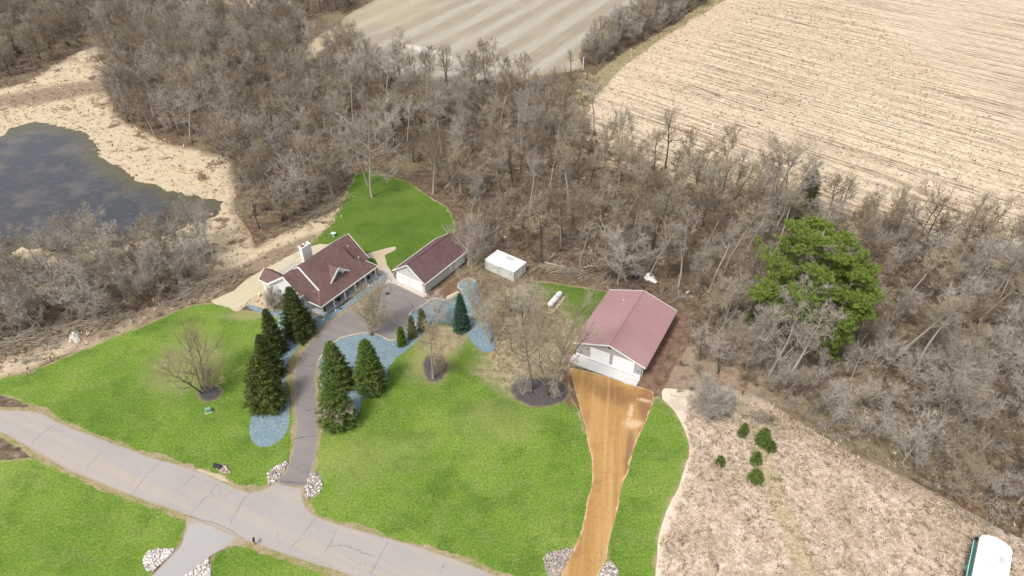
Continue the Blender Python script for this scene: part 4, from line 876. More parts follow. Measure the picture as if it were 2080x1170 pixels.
def bare_tree(seed, H, form='forest', spread=1.0, twigs=1.0, stems=1, tw=.055, lean=(0, 0)):
    """returns (wood Geo, crown Geo)"""
    rg = np.random.default_rng(seed); wood = Geo(); cr = Geo()
    P = dict(forest=(.42, .85, 14, .62, .30, .16), tall=(.60, .6, 11, .5, .25, .16), oak=(.28, 1.35, 13, .25, .5, .05), vase=(.16, 1.0, 12, .9, .42, .12), shrub=(.05, .8, 12, 1.1, .55, .1), round=(.2, 1.2, 16, .4, .42, .08))[form]
    h0, wd, nl, elev, lr, lift = P
    for st in range(stems):
        a0 = rg.uniform(0, 6.28); off = np.array([math.cos(a0), math.sin(a0), 0]) * (.25 if stems > 1 else 0) * H / 12
        d0 = np.array([lean[0], lean[1], 1.0]) + (np.array([math.cos(a0), math.sin(a0), 0]) * rg.uniform(.15, .5) if stems > 1 else rg.normal(size=3) * .05)
        Hs = H * (rg.uniform(.75, 1) if stems > 1 else 1)
        tr = grow_line(rg, off + np.array([0, 0, -.1]), d0, Hs * .88, 9, .06, .03); r0 = .0145 * Hs * (.75 if stems > 1 else 1) + .03
        tt = np.linspace(0, 1, 10); rad = r0 * (1 - .85 * tt) ; rad[0] *= 1.3
        wood.tube(tr, rad, 6)
        for li in range(nl):
            t = h0 + (1 - h0) * (li + rg.random()) / nl; i = min(8, int(t * 9)); fr = t * 9 - i; p = tr[i] + (tr[i+1] - tr[i]) * fr
            az = li * 2.4 + rg.uniform(-.5, .5); rel = (t - h0) / (1 - h0)
            L = Hs * lr * spread * wd * (math.sin(math.pi * min(1, .18 + .75 * rel)) * .9 + .15) * rg.uniform(.75, 1.2)
            if form in ('vase', 'shrub'): L = Hs * lr * 1.15 * spread * rg.uniform(.6, 1.1) * (1 - .3 * rel)
            el = elev * (.6 + .6 * rel) + rg.uniform(-.15, .15)
            d = np.array([math.cos(az) * math.cos(el), math.sin(az) * math.cos(el), math.sin(el)])
            lm = grow_line(rg, p, d, L, 5, .16, lift); r1 = rad[i] * .48 + .012
            wood.tube(lm, r1 * np.array([1, .8, .6, .42, .28, .12]), 4)
            nb = int(7 * min(1.6, .5 + L / 4))
            for bi in range(nb):
                tb_ = .2 + .8 * (bi + rg.random()) / nb; j = min(4, int(tb_ * 5)); q = lm[j] + (lm[j+1] - lm[j]) * (tb_ * 5 - j)
                dd = unit(unit(lm[j+1] - lm[j]) * .7 + rg.normal(size=3) * .62 + np.array([0, 0, .18])); l2 = L * rg.uniform(.28, .5) * (1.15 - .5 * tb_) + .35
                br = grow_line(rg, q, dd, l2, 3, .22, .06); r2 = max(.014, r1 * .28)
                cr.tube(br, r2 * np.array([1, .75, .5, .2]) + .004, 3)
                nt_ = max(3, int(9 * twigs * min(1.6, .5 + l2 / 1.6)))
                u = rg.random(nt_) * 2.99; jj = u.astype(int); bs = br[jj] + (br[jj+1] - br[jj]) * (u - jj)[:, None]
                dr_ = unit(br[3] - br[0]) * .8 + rg.normal(size=(nt_, 3)) * .6 + np.array([0, 0, .2]); dr_ /= np.linalg.norm(dr_, axis=1)[:, None]
                ln = rg.uniform(.45, 1.15, nt_) * min(1.25, .45 + l2 * .35)
                cr.slivers(bs, dr_ * ln[:, None], np.full(nt_, tw), rg)
                m2 = bs + dr_ * ln[:, None] * .55; d3 = dr_ + rg.normal(size=(nt_, 3)) * .6; cr.slivers(m2, d3 * (ln * .45)[:, None], np.full(nt_, tw * .7), rg)
    return wood, cr
def make_tree_mesh(nm, bark, twig, *a, **kw):
    wo, cr = bare_tree(*a, **kw); return (wo.mesh(nm + '_trunk', bark), cr.mesh(nm + '_crown', twig), wo, cr)
def put_tree(proto, name, label, cat, x, y, sc_=1.0, rz=0.0, group=None, tilt=(0, 0), z=0.0):
    t = thing(name, label, cat, (x, y, z), 0, group); t.rotation_mode = 'ZYX'; t.rotation_euler = (tilt[0], tilt[1], rz); t.scale = (sc_, sc_, sc_)
    link('trunk', proto[0], t); link('crown', proto[1], t); return t
PROTO = []
specs = [('forest', B_MID, T_GREY, 14, 1.0), ('forest', B_PALE, T_BRN, 15, 1.0), ('forest', B_MID, T_BRN, 13, 1.15), ('tall', B_PALE, T_GREY, 17, 1.1), ('tall', B_PALE, T_PALE, 16, 1.0), ('tall', B_MID, T_BRN, 15, 1.2),
         ('round', B_DARK, T_BRN, 12, 1.0), ('round', B_MID, T_GREY, 13, .95), ('vase', B_MID, T_PINK, 10, 1.0), ('vase', B_DARK, T_GREY, 11, 1.0), ('forest', B_DARK, T_PINK, 12, 1.1), ('round', B_PALE, T_PALE, 12, 1.0),
         ('vase', B_PALE, T_BRN, 9, 1.0), ('forest', B_DARK, T_GREY, 15, .9)]
for i, (fm, bk, tg, H, spd) in enumerate(specs):
    PROTO.append(make_tree_mesh('bare_tree_%d' % i, bk, tg, 100 + i, H, fm, spd, 1.0))

# ---- where the woods stand (photo-pixel outlines of the trunks' feet)
ZONES = [ # outline, spacing m, protos, noun phrase for the label, height factor
 ('w_topleft', [(-80,-60),(195,-60),(190,60),(150,105),(60,155),(-80,170)], 6.5, (0,2,7,9,10,13,6), 'in the far wood above the marsh', 1.0),
 ('w_center', [(205,-60),(330,-60),(345,18),(460,28),(560,25),(610,40),(625,110),(690,120),(720,135),(745,145),(850,165),(960,165),(1050,170),(1120,190),(1170,230),(1150,300),(960,320),(880,330),(800,330),(735,320),(715,350),(690,400),(640,430),(580,455),(530,470),(500,440),(470,322),(380,292),(300,270),(255,245),(225,215),(225,120)], 6.2, (0,1,3,2,6,7,9,4,13,8,11,0,9), '', 1.05),
 ('w_mid', [(860,335),(960,325),(1150,305),(1200,262),(1300,330),(1450,362),(1600,405),(1640,440),(1560,520),(1480,600),(1390,640),(1380,600),(1300,575),(1200,550),(1100,535),(1000,505),(960,470),(930,430)], 6.0, (0,1,2,3,4,5,3,1,2,12,13,9), '', 1.0),
 ('w_right', [(1450,365),(1700,430),(1900,482),(2080,530),(2250,580),(2400,900),(2300,1130),(2080,1080),(1960,1030),(1850,968),(1760,925),(1650,865),(1570,805),(1500,770),(1420,770),(1400,700),(1480,600),(1560,520)], 4.9, (1,2,4,5,8,8,10,12,11,0,3), '', .85),
 ('w_pond', [(-60,560),(0,545),(90,545),(200,538),(310,518),(400,502),(440,500),(435,545),(400,585),(330,615),(250,640),(160,655),(60,690),(-60,700)], 4.0, (1,4,8,4,7,8,12,11,11,8,10), '', .9),
 ('hedge', [(1180,120),(1215,80),(1280,45),(1370,0),(1440,-35),(1560,-80),(1570,-60),(1450,-5),(1370,45),(1290,90),(1235,125),(1190,138)], 4.5, (6,9,10,13,8), 'in the hedgerow between the two fields', .8),
 ('w_top', [(560,-60),(640,-60),(760,-60),(750,-20),(700,25),(640,35),(590,10)], 6, (6,9,13), 'left of the strip field at the top', .9)]
rng = np.random.default_rng(11)
def scatter(pts, gap, seed):
    P = np.array(GP(pts)); r = np.random.default_rng(seed); x0, y0 = P.min(0); x1, y1 = P.max(0); out = []; cell = {}
    tries = int((x1-x0) * (y1-y0) / gap ** 2 * 9)
    X = r.uniform(x0, x1, tries); Y = r.uniform(y0, y1, tries); ok = inside(P, X, Y)
    for x, y in zip(X[ok], Y[ok]):
        c = (int(x // gap), int(y // gap)); g = gap * r.uniform(.6, 1.1)
        if all(math.hypot(x - a, y - b) > g for i in (-1, 0, 1) for j in (-1, 0, 1) for a, b in cell.get((c[0]+i, c[1]+j), ())):
            cell.setdefault(c, []).append((x, y)); out.append((x, y))
    return out
FORM = {0:'slim grey', 1:'pale-trunked', 2:'brown upright', 3:'slim-stemmed', 4:'pale straight-stemmed', 5:'brown straight-stemmed', 6:'dark round-crowned', 7:'grey round-crowned', 8:'mauve fan-shaped', 9:'dark fan-shaped', 10:'dark mauve-twigged', 11:'pale round-crowned', 12:'brown forked', 13:'dark-trunked'}
def place_name(zone, px, py):
    if zone in ('w_topleft', 'hedge', 'w_top'): return dict((z[0], z[4]) for z in ZONES)[zone]
    if zone == 'w_pond': return 'between pond and left lawn, %s' % ('at the left picture edge' if px < 130 else 'mid stand' if px < 290 else 'near the reed bank')
    if zone == 'w_center':
        if py < 130: return 'in the far wood left of the strip field'
        if px < 470: return 'in the wood on the reed bank above the pond'
        if px < 690: return 'in the wood left of the rounded back lawn'
        if px < 900: return 'in the wood above the rounded back lawn'
        return 'in the wood below the strip field'
    if zone == 'w_mid':
        if py > 460 and px < 1130: return 'in the wood just behind the white shed'
        if py > 480: return 'in the wood just behind the big barn'
        if px < 1080: return 'deep in the wood above the white shed'
        if px < 1330: return 'in the wood near the corner of the stubble field'
        return 'in the wood between barn and stubble field'
    if py < 560: return 'on the stubble field edge right of the big green pine'
    if px < 1660 and py > 640: return 'in the thin wood below the big green pine'
    if py > 800: return 'on the meadow edge at the lower right'
    return 'in the wood right of the big green pine'
cand = []; 
for zi, (zn, poly, gap, prs, ph, hf) in enumerate(ZONES):
    for x, y in scatter(poly, gap, 40 + zi):
        px, py = PJ(x, y, 0)
        # keep the clearings of the photo open
        if ((px - 1660) / 60) ** 2 + ((py - 690) / 70) ** 2 < 1 or ((px - 1590) / 40) ** 2 + ((py - 690) / 60) ** 2 < 1: continue
        if ((px - 1628) / 34) ** 2 + ((py - 448) / 26) ** 2 < 1: continue
        if ((px - 640) / 45) ** 2 + ((py - 110) / 40) ** 2 < .7: continue
        pr = prs[rng.integers(0, len(prs))]
        s_ = hf * rng.uniform(.72, 1.15)
        if zn == 'w_right' and py > 730 and rng.random() < .75: pr = int(rng.choice([8, 11, 8, 10, 7]))
        if zn == 'w_right' and py > 740: s_ *= .88
        if zn == 'w_center' and px > 1020 and py < 260: s_ *= .8
        cand.append((math.hypot(math.hypot(x, y), CAMH), zn, x, y, px, py, pr, s_))
cand.sort(key=lambda c: c[0])
NEAR = [c for c in cand if -60 < c[4] < 2140 and c[5] > -10][:268]; near_set = set(id(c) for c in NEAR)
for c in NEAR:
    _, zn, x, y, px, py, pr, s_ = c
    sz = s_ / {'w_mid': 1.0, 'w_right': .8, 'w_pond': .9, 'w_center': 1.05}.get(zn, .9); lab = 'bare %s%s tree %s' % ('small ' if sz < .83 else 'large ' if sz > 1.03 else '', FORM[pr], place_name(zn, px, py))
    put_tree(PROTO[pr], 'bare_tree', lab, 'tree', x, y, s_, rng.uniform(0, 6.28), lab.replace('tree', 'trees', 1), (rng.normal() * .06, rng.normal() * .07 + .17 * (px - 1040) / 1040))
def bake(name, items, which, mat_of, label):
    """one countless mass out of many copies of trunk/crown geometry"""
    Vs, Fs, MI = [], [], []; mats = []; n = 0
    for pr, x, y, s_, a in items:
        for w_ in which:
            g = PROTO[pr][2 + w_]; V = np.vstack(g.V); F = np.vstack(g.F)
            if w_ == 1 and len(F) > 9000: F = F[::2] if False else F
            ca, sa = math.cos(a), math.sin(a)
            V = np.stack([V[:, 0]*ca - V[:, 1]*sa, V[:, 0]*sa + V[:, 1]*ca, V[:, 2]], 1) * s_ + (x, y, 0)
            m = PROTO[pr][w_].materials[0]
            if m not in mats: mats.append(m)
            Vs.append(V.astype(np.float32)); Fs.append(F + n); n += len(V); MI.append(np.full(len(F), mats.index(m)))
    return tag(link(name, fast_mesh(name, np.vstack(Vs), np.vstack(Fs), mats, mi=np.concatenate(MI))), label, None, None, 'stuff')
far = [(c[6], c[2], c[3], c[7], rng.uniform(0, 6.28)) for c in cand if id(c) not in near_set]
print('near', len(NEAR), 'far', len(far), 'tris', [sum(len(f) for f in p[3].F) for p in PROTO])
bake('distant_woods', far, (0, 1), None, 'mass of bare grey-brown trees of the farther woods')

# ------------------------------------------------------------------ underbrush of the woods, countless
def shrub_geo(seed, H, R, n, tw=.05):
    rg = np.random.default_rng(seed); g = Geo()
    for i in range(n):
        a = rg.uniform(0, 6.28); e = rg.uniform(.5, 1.4); L = H * rg.uniform(.6, 1.1)
        d = np.array([math.cos(a)*math.cos(e), math.sin(a)*math.cos(e), math.sin(e)]); p = np.array([rg.normal()*R*.25, rg.normal()*R*.25, 0])
        br = grow_line(rg, p, d, L, 3, .15, .02); g.tube(br, np.array([.035, .026, .018, .006]) * (H / 2.2) ** .5, 3)
        nt_ = 26; u = (.15 + .85 * rg.random(nt_)) * 2.99; j = u.astype(int); bs = br[j] + (br[j+1] - br[j]) * (u - j)[:, None]
        dr_ = d * .7 + rg.normal(size=(nt_, 3)) * .6 + (0, 0, .15); dr_ /= np.linalg.norm(dr_, axis=1)[:, None]; g.slivers(bs, dr_ * (L * rg.uniform(.18, .42, nt_))[:, None], np.full(nt_, tw), rg)
    return g
SHR = [(shrub_geo(300, 2.0, 1, 16), T_BRN), (shrub_geo(301, 2.6, 1.2, 18), T_GREY), (shrub_geo(302, 1.5, 1, 14), T_PINK), (shrub_geo(303, 3.2, 1.2, 20), T_BRN), (shrub_geo(304, 1.6, 1, 14), T_PALE)]
def bake_shrubs(name, items, label, kind='stuff'):
    Vs, Fs, MI, mats, n = [], [], [], [], 0
    for k_, x, y, s_, a in items:
        g, m = SHR[k_]; V = np.vstack(g.V); F = np.vstack(g.F); ca, sa = math.cos(a), math.sin(a)
        V = np.stack([V[:, 0]*ca - V[:, 1]*sa, V[:, 0]*sa + V[:, 1]*ca, V[:, 2]], 1) * s_ + (x, y, 0)
        if m not in mats: mats.append(m)
        Vs.append(V.astype(np.float32)); Fs.append(F + n); n += len(V); MI.append(np.full(len(F), mats.index(m)))
    return tag(link(name, fast_mesh(name, np.vstack(Vs), np.vstack(Fs), mats, mi=np.concatenate(MI))), label, None, None, kind)
sh = []
for zi, (zn, poly, gap, *_) in enumerate(ZONES):
    g_ = {'w_topleft': 5, 'w_center': 4.2, 'w_mid': 3.2, 'w_right': 2.9, 'w_pond': 2.1, 'hedge': 2.2, 'w_top': 4}[zn]
    for x, y in scatter(poly, g_, 80 + zi):
        sh.append((int(rng.choice([0, 1, 2, 3, 0, 4 if zn in ('w_pond', 'w_right') else 2])), x, y, rng.uniform(.55, 1.25), rng.uniform(0, 6.28)))
BR = [([(1390,640),(1450,640),(1560,720),(1680,760),(1800,850),(1700,905),(1560,812),(1500,800),(1470,850),(1400,850),(1380,800),(1350,780),(1340,740),(1400,690)], 2.4), ([(1060,550),(1240,560),(1390,590),(1385,620),(1260,585),(1150,560)], 1.9),
      ([(0,640),(100,640),(270,640),(330,640),(200,680),(130,705),(60,740),(20,735),(-20,700)], 2.0), ([(330,615),(420,570),(500,540),(490,560),(430,600),(350,640)], 2.0), ([(655,350),(710,360),(690,400),(640,455),(590,480),(560,470)], 2.2),
      ([(920,440),(980,470),(1000,500),(960,520),(940,480)], 1.8), ([(1470,840),(1570,850),(1550,870),(1490,860)], 1.7), ([(1850,975),(2080,1090),(2080,1150),(2000,1090),(1900,1010)], 2.5)]
for i, (pl, g_) in enumerate(BR):
    for x, y in scatter(pl, g_, 200 + i): sh.append((int(rng.choice([0, 2, 4, 2])), x, y, rng.uniform(.35, .8), rng.uniform(0, 6.28)))
print('shrubs', len(sh))
bake_shrubs('underbrush', sh, 'thin brown and grey underbrush filling the woods')

# ------------------------------------------------------------------ conifers
def leaf_tris(rg, base, dirs, wid):
    """short broad sprigs as triangles"""
    m = len(base); side = np.cross(dirs, rg.normal(size=(m, 3))); side /= np.linalg.norm(side, axis=1)[:, None] + 1e-9; side *= wid[:, None] / 2
    return np.stack([base - side, base + side, base + dirs], 1).reshape(-1, 3)
def spruce(name, label, base, topy, halfw, mat, seed, low=.02, full=.68, dens=1.0, cat='spruce', group=None, brown=None):
    x, y = G(*base); H = height_at(base, topy); dist = math.hypot(math.hypot(x, y), CAMH); R0 = halfw / FPX * dist * 1.03
    rg = np.random.default_rng(seed); t = thing(name, label, cat, (x, y, 0), rg.uniform(0, 6.28), group)
    wo = Geo(); wo.tube(np.array([(0, 0, -.1), (0, 0, H * .5), (0, 0, H * .97)]), [.02 * H + .06, .012 * H + .03, .02], 7); link('trunk', wo.mesh('trunk', B_DARK), t)
    L = []; sp = Geo(); nt_ = int(H * 4.0); BRW = []
    lob = rg.uniform(.85, 1.15, 8)
    for k_ in range(nt_):
        u = low + (1 - low) * (k_ + rg.random() * .6) / nt_; z = H * u; Rz = R0 * ((1 - u) ** full) * (.86 + .14 * math.sin(k_ * 1.25)) * (1 if u > .12 else .82 + u) + .1
        nb = int(max(5, 6 + Rz * 5))
        for b in range(nb):
            a = 6.283 * (b + rg.random() * .7) / nb + k_ * .61; Rb = Rz * rg.uniform(.72, 1.1) * lob[int(a / 6.283 * 8) % 8]
            dip = -.10 - .22 * (1 - u) + rg.normal() * .05; d = np.array([math.cos(a), math.sin(a), dip]); tip = np.array([0, 0, z]) + d * Rb + (0, 0, .09 * Rb)
            if rg.random() < .5: sp.tube(np.array([(0, 0, z), tip * (.93, .93, 1)]), [.03, .01], 3)
            ns = int((9 + Rb * 15) * dens); s_ = rg.uniform(.25, 1.02, ns) ** .7; bs = np.array([0, 0, z]) + np.outer(s_, tip - (0, 0, z)) 
            lat = np.array([-math.sin(a), math.cos(a), 0]); sg = rg.choice([-1, 1], ns); w_ = (.16 + .28 * (1 - s_) * Rb) 
            bs = bs + lat * (sg * rg.random(ns) * w_ * .8)[:, None] + (0, 0, .03)
            dr_ = d * rg.uniform(.5, 1, ns)[:, None] + lat * (sg * rg.uniform(.1, .9, ns))[:, None] + rg.normal(size=(ns, 3)) * .25 + (0, 0, .12)
            dr_ *= rg.uniform(.2, .42, ns)[:, None]; q = leaf_tris(rg, bs, dr_, rg.uniform(.1, .2, ns)); L.append(q)
            BRW.append(np.full(ns, 1 if (brown and brown(u, a, rg)) else 0))
    n_ = 60; L.append(leaf_tris(rg, np.stack([np.zeros(n_), np.zeros(n_), rg.uniform(H*.93, H, n_)], 1), np.stack([rg.normal(size=n_)*.12, rg.normal(size=n_)*.12, np.full(n_, .25)], 1), np.full(n_, .1))); BRW.append(np.zeros(n_))
    V = np.vstack(L); link('crown', fast_mesh('crown', V, np.arange(len(V)).reshape(-1, 3), [mat, T_GREY], mi=np.concatenate(BRW).astype(int)), t)
    link('branches', sp.mesh('branches', B_DARK), t); return t
spruce('spruce', 'wide dark green spruce against the left porch corner of the house', (610, 678), 583, 37, L_SPR, 1)
spruce('spruce', 'slim dark spruce farthest up the row left of the driveway', (562, 712), 628, 27, L_SPR, 2)
spruce('spruce', 'dark spruce second in the row left of the driveway, half hidden by its neighbours', (550, 762), 680, 33, L_SPR, 3)
spruce('spruce', 'big olive-green spruce lowest in the row left of the driveway above the bare gravel', (545, 822), 724, 42, L_YSPR, 4, full=.6)
spruce('spruce', 'green spruce at the driveway bend, upper of the two standing together', (688, 782), 694, 38, L_GSPR, 5, full=.62)
spruce('spruce', 'broad green spruce with a grey bare patch, lower of the two by the driveway', (688, 858), 766, 42, L_GSPR, 6, full=.6, brown=lambda u, a, rg: .28 < u < .5 and rg.random() < .45)
spruce('spruce', 'blue-green spruce standing alone right of the paired spruces', (757, 788), 690, 36, L_GSPR, 7, full=.6)
spruce('spruce', 'small blue spruce at the neck of the gravel bed below the tan tank', (938, 668), 598, 19, L_BSPR, 8)
spruce('arborvitae', 'bright green narrow arborvitae at the court corner', (817, 701), 665, 8, L_ARB, 9, full=.55, cat='shrub', dens=1.3)
spruce('columnar_shrub', 'bronze-green upright shrub just right of the bright arborvitae', (838, 684), 642, 10, L_SHR, 10, full=.6, cat='shrub')
spruce('columnar_shrub', 'bronze-green upright shrub farther right in the gravel under the kerb', (859, 670), 628, 10, L_SHR, 11, full=.6, cat='shrub')
for i, (px, py, h_, w_, lab) in enumerate([(1508,884,862,9,'small dark pine at the top left of the meadow pines'), (1547,901,872,14,'largest of the small meadow pines'), (1564,914,898,9,'small pine touching the lower right of the largest meadow pine'),
      (1534,940,920,10,'small pine below the largest meadow pine'), (1461,944,928,7,'tiny pine farthest left on the meadow'), (1532,977,955,14,'low bushy pine lowest on the meadow')]):
    spruce('young_pine', lab, (px, py), h_, w_, L_GSPR if i % 2 else L_YSPR, 20 + i, full=.5, dens=1.2, cat='pine', group='small pines on the meadow')

def white_pine(name, label, base, limbs, H, r0, mat, seed, lean=(0, 0)):
    """limbs: (height, azimuth, reach, tip rise, puff radius)"""
    x, y = G(*base); t = thing(name, label, 'pine', (x, y, 0)); rg = np.random.default_rng(seed); wo = Geo(); L = []
    tz = np.linspace(-.1, H, 9); tr = np.stack([lean[0] * (tz / H) ** 1.5, lean[1] * (tz / H) ** 1.5, tz], 1) + rg.normal(size=(9, 3)) * (.12, .12, 0); wo.tube(tr, r0 * (1.05 - .95 * np.linspace(0, 1, 9)), 8)
    at = lambda z: np.array([np.interp(z, tz, tr[:, i]) for i in range(3)])
    def puff(c, R, n):
        nb = max(3, int(n / 30)); n = int(n * 1.25)
        for q in range(nb):
            e = rg.normal(size=3) * (R * .55, R * .55, R * .22); k_ = int(n / nb); b = c + e + rg.normal(size=(k_, 3)) * (R * .2, R * .2, R * .1)
            d = rg.normal(size=(k_, 3)) * .6 + (0, 0, .55) + unit(e + 1e-3) * .5; d /= np.linalg.norm(d, axis=1)[:, None]
            L.append(leaf_tris(rg, b, d * rg.uniform(.22, .45, k_)[:, None], rg.uniform(.08, .16, k_)))
    for z, az, reach, rise, R in limbs:
        p = at(z); d = np.array([math.cos(az), math.sin(az), rise / max(reach, .1)]); lm = grow_line(rg, p, d, reach * 1.02, 5, .09, .02)
        wo.tube(lm, np.array([.15, .12, .09, .07, .05, .02]) * (.6 + reach / 8), 4)
        for q in range(2, 6):
            for s_ in range(3 if q < 5 else 2):
                sd = unit(lm[q] - lm[q-1]) * rg.uniform(.2, .9) + rg.normal(size=3) * (.75, .75, .22); ln = reach * rg.uniform(.12, .3) * (1.2 if q < 5 else .5) + .2; e = lm[q] + unit(sd) * ln + (0, 0, .15)
                wo.tube(np.array([lm[q], e]), [.045, .015], 3); puff(e, R * rg.uniform(.5, 1.0), int(150 * R))
    puff(tr[-1], 1.1, 160)
    link('trunk', wo.mesh('trunk', B_TAN), t); V = np.vstack(L); link('crown', fast_mesh('crown', V, np.arange(len(V)).reshape(-1, 3), mat), t); return t
rp = np.random.default_rng(77); lim = []
HP = height_at((1588, 706), 472)
for i in range(42):
    u = .30 + .68 * i / 42; az = i * 2.4 + rp.uniform(-.4, .4); reach = 7.6 * math.sin(math.pi * min(1, (u - .2) * 1.02 + .1)) ** .8 * rp.uniform(.72, 1.15)
    lim.append((HP * u, az, max(1.5, reach), reach * rp.uniform(.05, .28), rp.uniform(.95, 1.4)))
white_pine('white_pine', 'huge spreading bright green pine rising above the bare wood', (1588, 706), lim, HP, .55, L_PINE, 5, (1.5, 1.5))
lim = []; HQ = height_at((1662, 744), 540)
for i in range(46):
    u = .03 + .95 * i / 46; az = i * 2.4 + rp.uniform(-.4, .4); low = u < .32
    reach = (1.7 if low else 2.2 + 2.0 * math.sin(math.pi * (u - .3) / .75)) * rp.uniform(.7, 1.15)
    if u > .55: az = az if math.cos(az) > -.3 else az + math.pi; reach *= .95
    lim.append((HQ * u, az, reach, reach * rp.uniform(0, .25), rp.uniform(.6, .85) if low else rp.uniform(.85, 1.25)))
white_pine('white_pine', 'narrow green pine with foliage to the ground, right under the huge spreading pine', (1662, 744), lim, HQ, .32, L_PINE, 6, (.4, 0))
for (bx, by, ty, hw, lab, sd) in [(1532, 660, 600, 20, 'small dark green conifer half hidden by bare trees below the huge pine', 61), (1628, 440, 345, 30, 'dark evergreen in the wood edge above the huge pine', 62)]:
    spruce('conifer', lab, (bx, by), ty, hw, L_SHR if sd == 62 else L_SPR, sd, full=.5, dens=.6, cat='conifer')

# ------------------------------------------------------------------ single bare trees one can point at
def special(nm, lab, base, topy, form, bark, twig, seed, spread=1.0, twigs=1.0, stems=1, tw=.05, lean=(0, 0), cat='tree'):
    H = height_at(base, topy) / .97; x, y = G(*base); wo, cr = bare_tree(seed, H, form, spread, twigs, stems, tw, lean)
    t = thing(nm, lab, cat, (x, y, 0)); link('trunk', wo.mesh('trunk', bark), t); link('crown', cr.mesh('crown', twig), t); return t
special('bare_oak', 'big pale bare oak standing on the rounded back lawn', (756, 400), 218, 'oak', B_PALE, T_PALE, 401, .68, 2.0, 1, .06)
special('bare_tree', 'pale-trunked bare tree just behind the big oak on the back lawn edge', (748, 376), 225, 'tall', B_PALE, T_GREY, 402, .9)
special('bare_tree', 'tall pale bare tree at the right rim of the rounded back lawn', (880, 393), 250, 'forest', B_PALE, T_BRN, 403)
special('bare_tree', 'multi-stemmed bare tree on the left lawn', (412, 796), 672, 'vase', B_DARK, T_YEL, 404, 1.25, .5, 3, .035, (-.2, 0))
special('bare_tree', 'small yellowish bare tree with many twigs beside the multi-stemmed left lawn tree', (432, 790), 718, 'vase', B_MID, T_YEL, 405, 1.0, .6, 2, .035)
special('bare_tree', 'yellowish bare tree spreading over the asphalt court', (752, 683), 592, 'vase', B_MID, T_YEL, 406, 1.1, .8, 3, .04)
special('bare_tree', 'pale weeping bare tree in the gravel left of the blue spruce', (893, 662), 612, 'round', B_MID, T_PALE, 407, 1.2, 1.2, 1, .04)
special('bare_tree', 'bare tree in the small mulch oval in the middle of the lawn', (880, 768), 640, 'forest', B_PALE, T_YEL, 409, .9, 1.2, 1, .04)
special('bare_shrub', 'twiggy brown shrub in the small mulch oval beside the bare tree', (892, 760), 722, 'shrub', B_MID, T_YEL, 440, .8, .7, 2, .035, cat='shrub')
special('bare_tree', 'forked bare tree at the lower tip of the blue gravel bed', (998, 700), 560, 'vase', B_PALE, T_GREY, 409, .9, 1.2, 2, .045, (-.08, 0))
special('bare_tree', 'leftmost bare tree in the big mulch oval', (1078, 796), 640, 'forest', B_MID, T_GREY, 410, .85, .65, 1, .04)
special('bare_tree', 'thick-stemmed bare tree in the middle of the big mulch oval', (1114, 798), 610, 'vase', B_MID, T_GREY, 411, .85, .6, 2, .04)
special('bare_tree', 'bare tree at the right of the big mulch oval leaning toward the barn', (1124, 797), 640, 'forest', B_MID, T_GREY, 412, .9, .6, 1, .04, (.22, .05))
special('bare_shrub', 'pale bare shrub at the left end of the big mulch oval', (1062, 802), 768, 'shrub', B_PALE, T_PINK, 413, .8, .4, 2, .04, cat='shrub')
special('bare_shrub', 'low pale bare shrub at the right end of the big mulch oval', (1134, 806), 784, 'shrub', B_PALE, T_PALE, 414, .7, .4, 2, .035, cat='shrub')
special('bare_tree', 'fine-twigged bare tree left of the propane tank', (1060, 660), 560, 'vase', B_MID, T_PALE, 415, .9, .5, 2, .035)
special('bare_tree', 'fine-twigged bare tree between gravel bed and propane tank', (1030, 640), 556, 'round', B_PALE, T_PALE, 416, .9, .5, 1, .035)
special('bare_tree', 'bare tree on the sandy grass above the big mulch oval', (1085, 700), 610, 'vase', B_MID, T_GREY, 417, .85, .45, 2, .035)
special('bare_tree', 'thin bare tree on the sandy grass left of the big mulch oval', (1040, 715), 640, 'forest', B_MID, T_PALE, 418, 1.0, .5, 1, .035)
special('bare_tree', 'pale tangled bare tree over the far end of the garage roof', (952, 540), 455, 'round', B_PALE, T_PALE, 419, 1.0, 1.2, 1, .05)
special('bare_tree', 'thin pale bare tree between garage and white shed', (962, 566), 490, 'forest', B_PALE, T_PALE, 420, .8, .8, 1, .04)
special('bare_tree', 'low pale wide-crowned bare tree at the wood edge above the barn', (1255, 575), 488, 'round', B_PALE, T_PALE, 421, 1.35, 1.4, 1, .055)
special('bare_tree', 'whitish bare tree leaning right, in front of the huge pine', (1560, 765), 600, 'vase', B_PALE, T_PALE, 422, .9, 1.0, 1, .05, (.22, 0))
special('bare_tree', 'whitish bare tree, left of the leaning one in front of the huge pine', (1520, 740), 600, 'forest', B_PALE, T_PALE, 423, 1.0, 1.0, 1, .05)
special('bare_tree', 'pale slanting bare tree just left of the narrow green pine', (1590, 785), 620, 'forest', B_PALE, T_PALE, 424, .9, 1.2, 1, .05, (.3, 0))
special('bare_tree', 'large grey bare tree with dense crown on the stubble edge above the huge pine', (1590, 445), 300, 'round', B_MID, T_GREY, 425, 1.0, 1.5, 1, .055)
special('bare_tree', 'dark crooked oak standing against the stubble field', (1870, 512), 392, 'oak', B_DARK, T_BRN, 426, 1.0, .8, 1, .05)
special('bare_tree', 'dark bare tree pair against the stubble field near the right edge', (1975, 525), 400, 'vase', B_DARK, T_BRN, 427, 1.0, .7, 2, .05)
special('bare_tree', 'reddish bare tree at the right picture edge against the stubble', (2050, 545), 440, 'vase', B_DARK, T_PINK, 428, 1.1, .9, 2, .05)
special('bare_tree', 'tall slanting pale-stemmed tree in the wood right of the narrow green pine', (1805, 738), 560, 'tall', B_PALE, T_GREY, 429, 1.0, 1.0, 1, .05, (.22, .05))
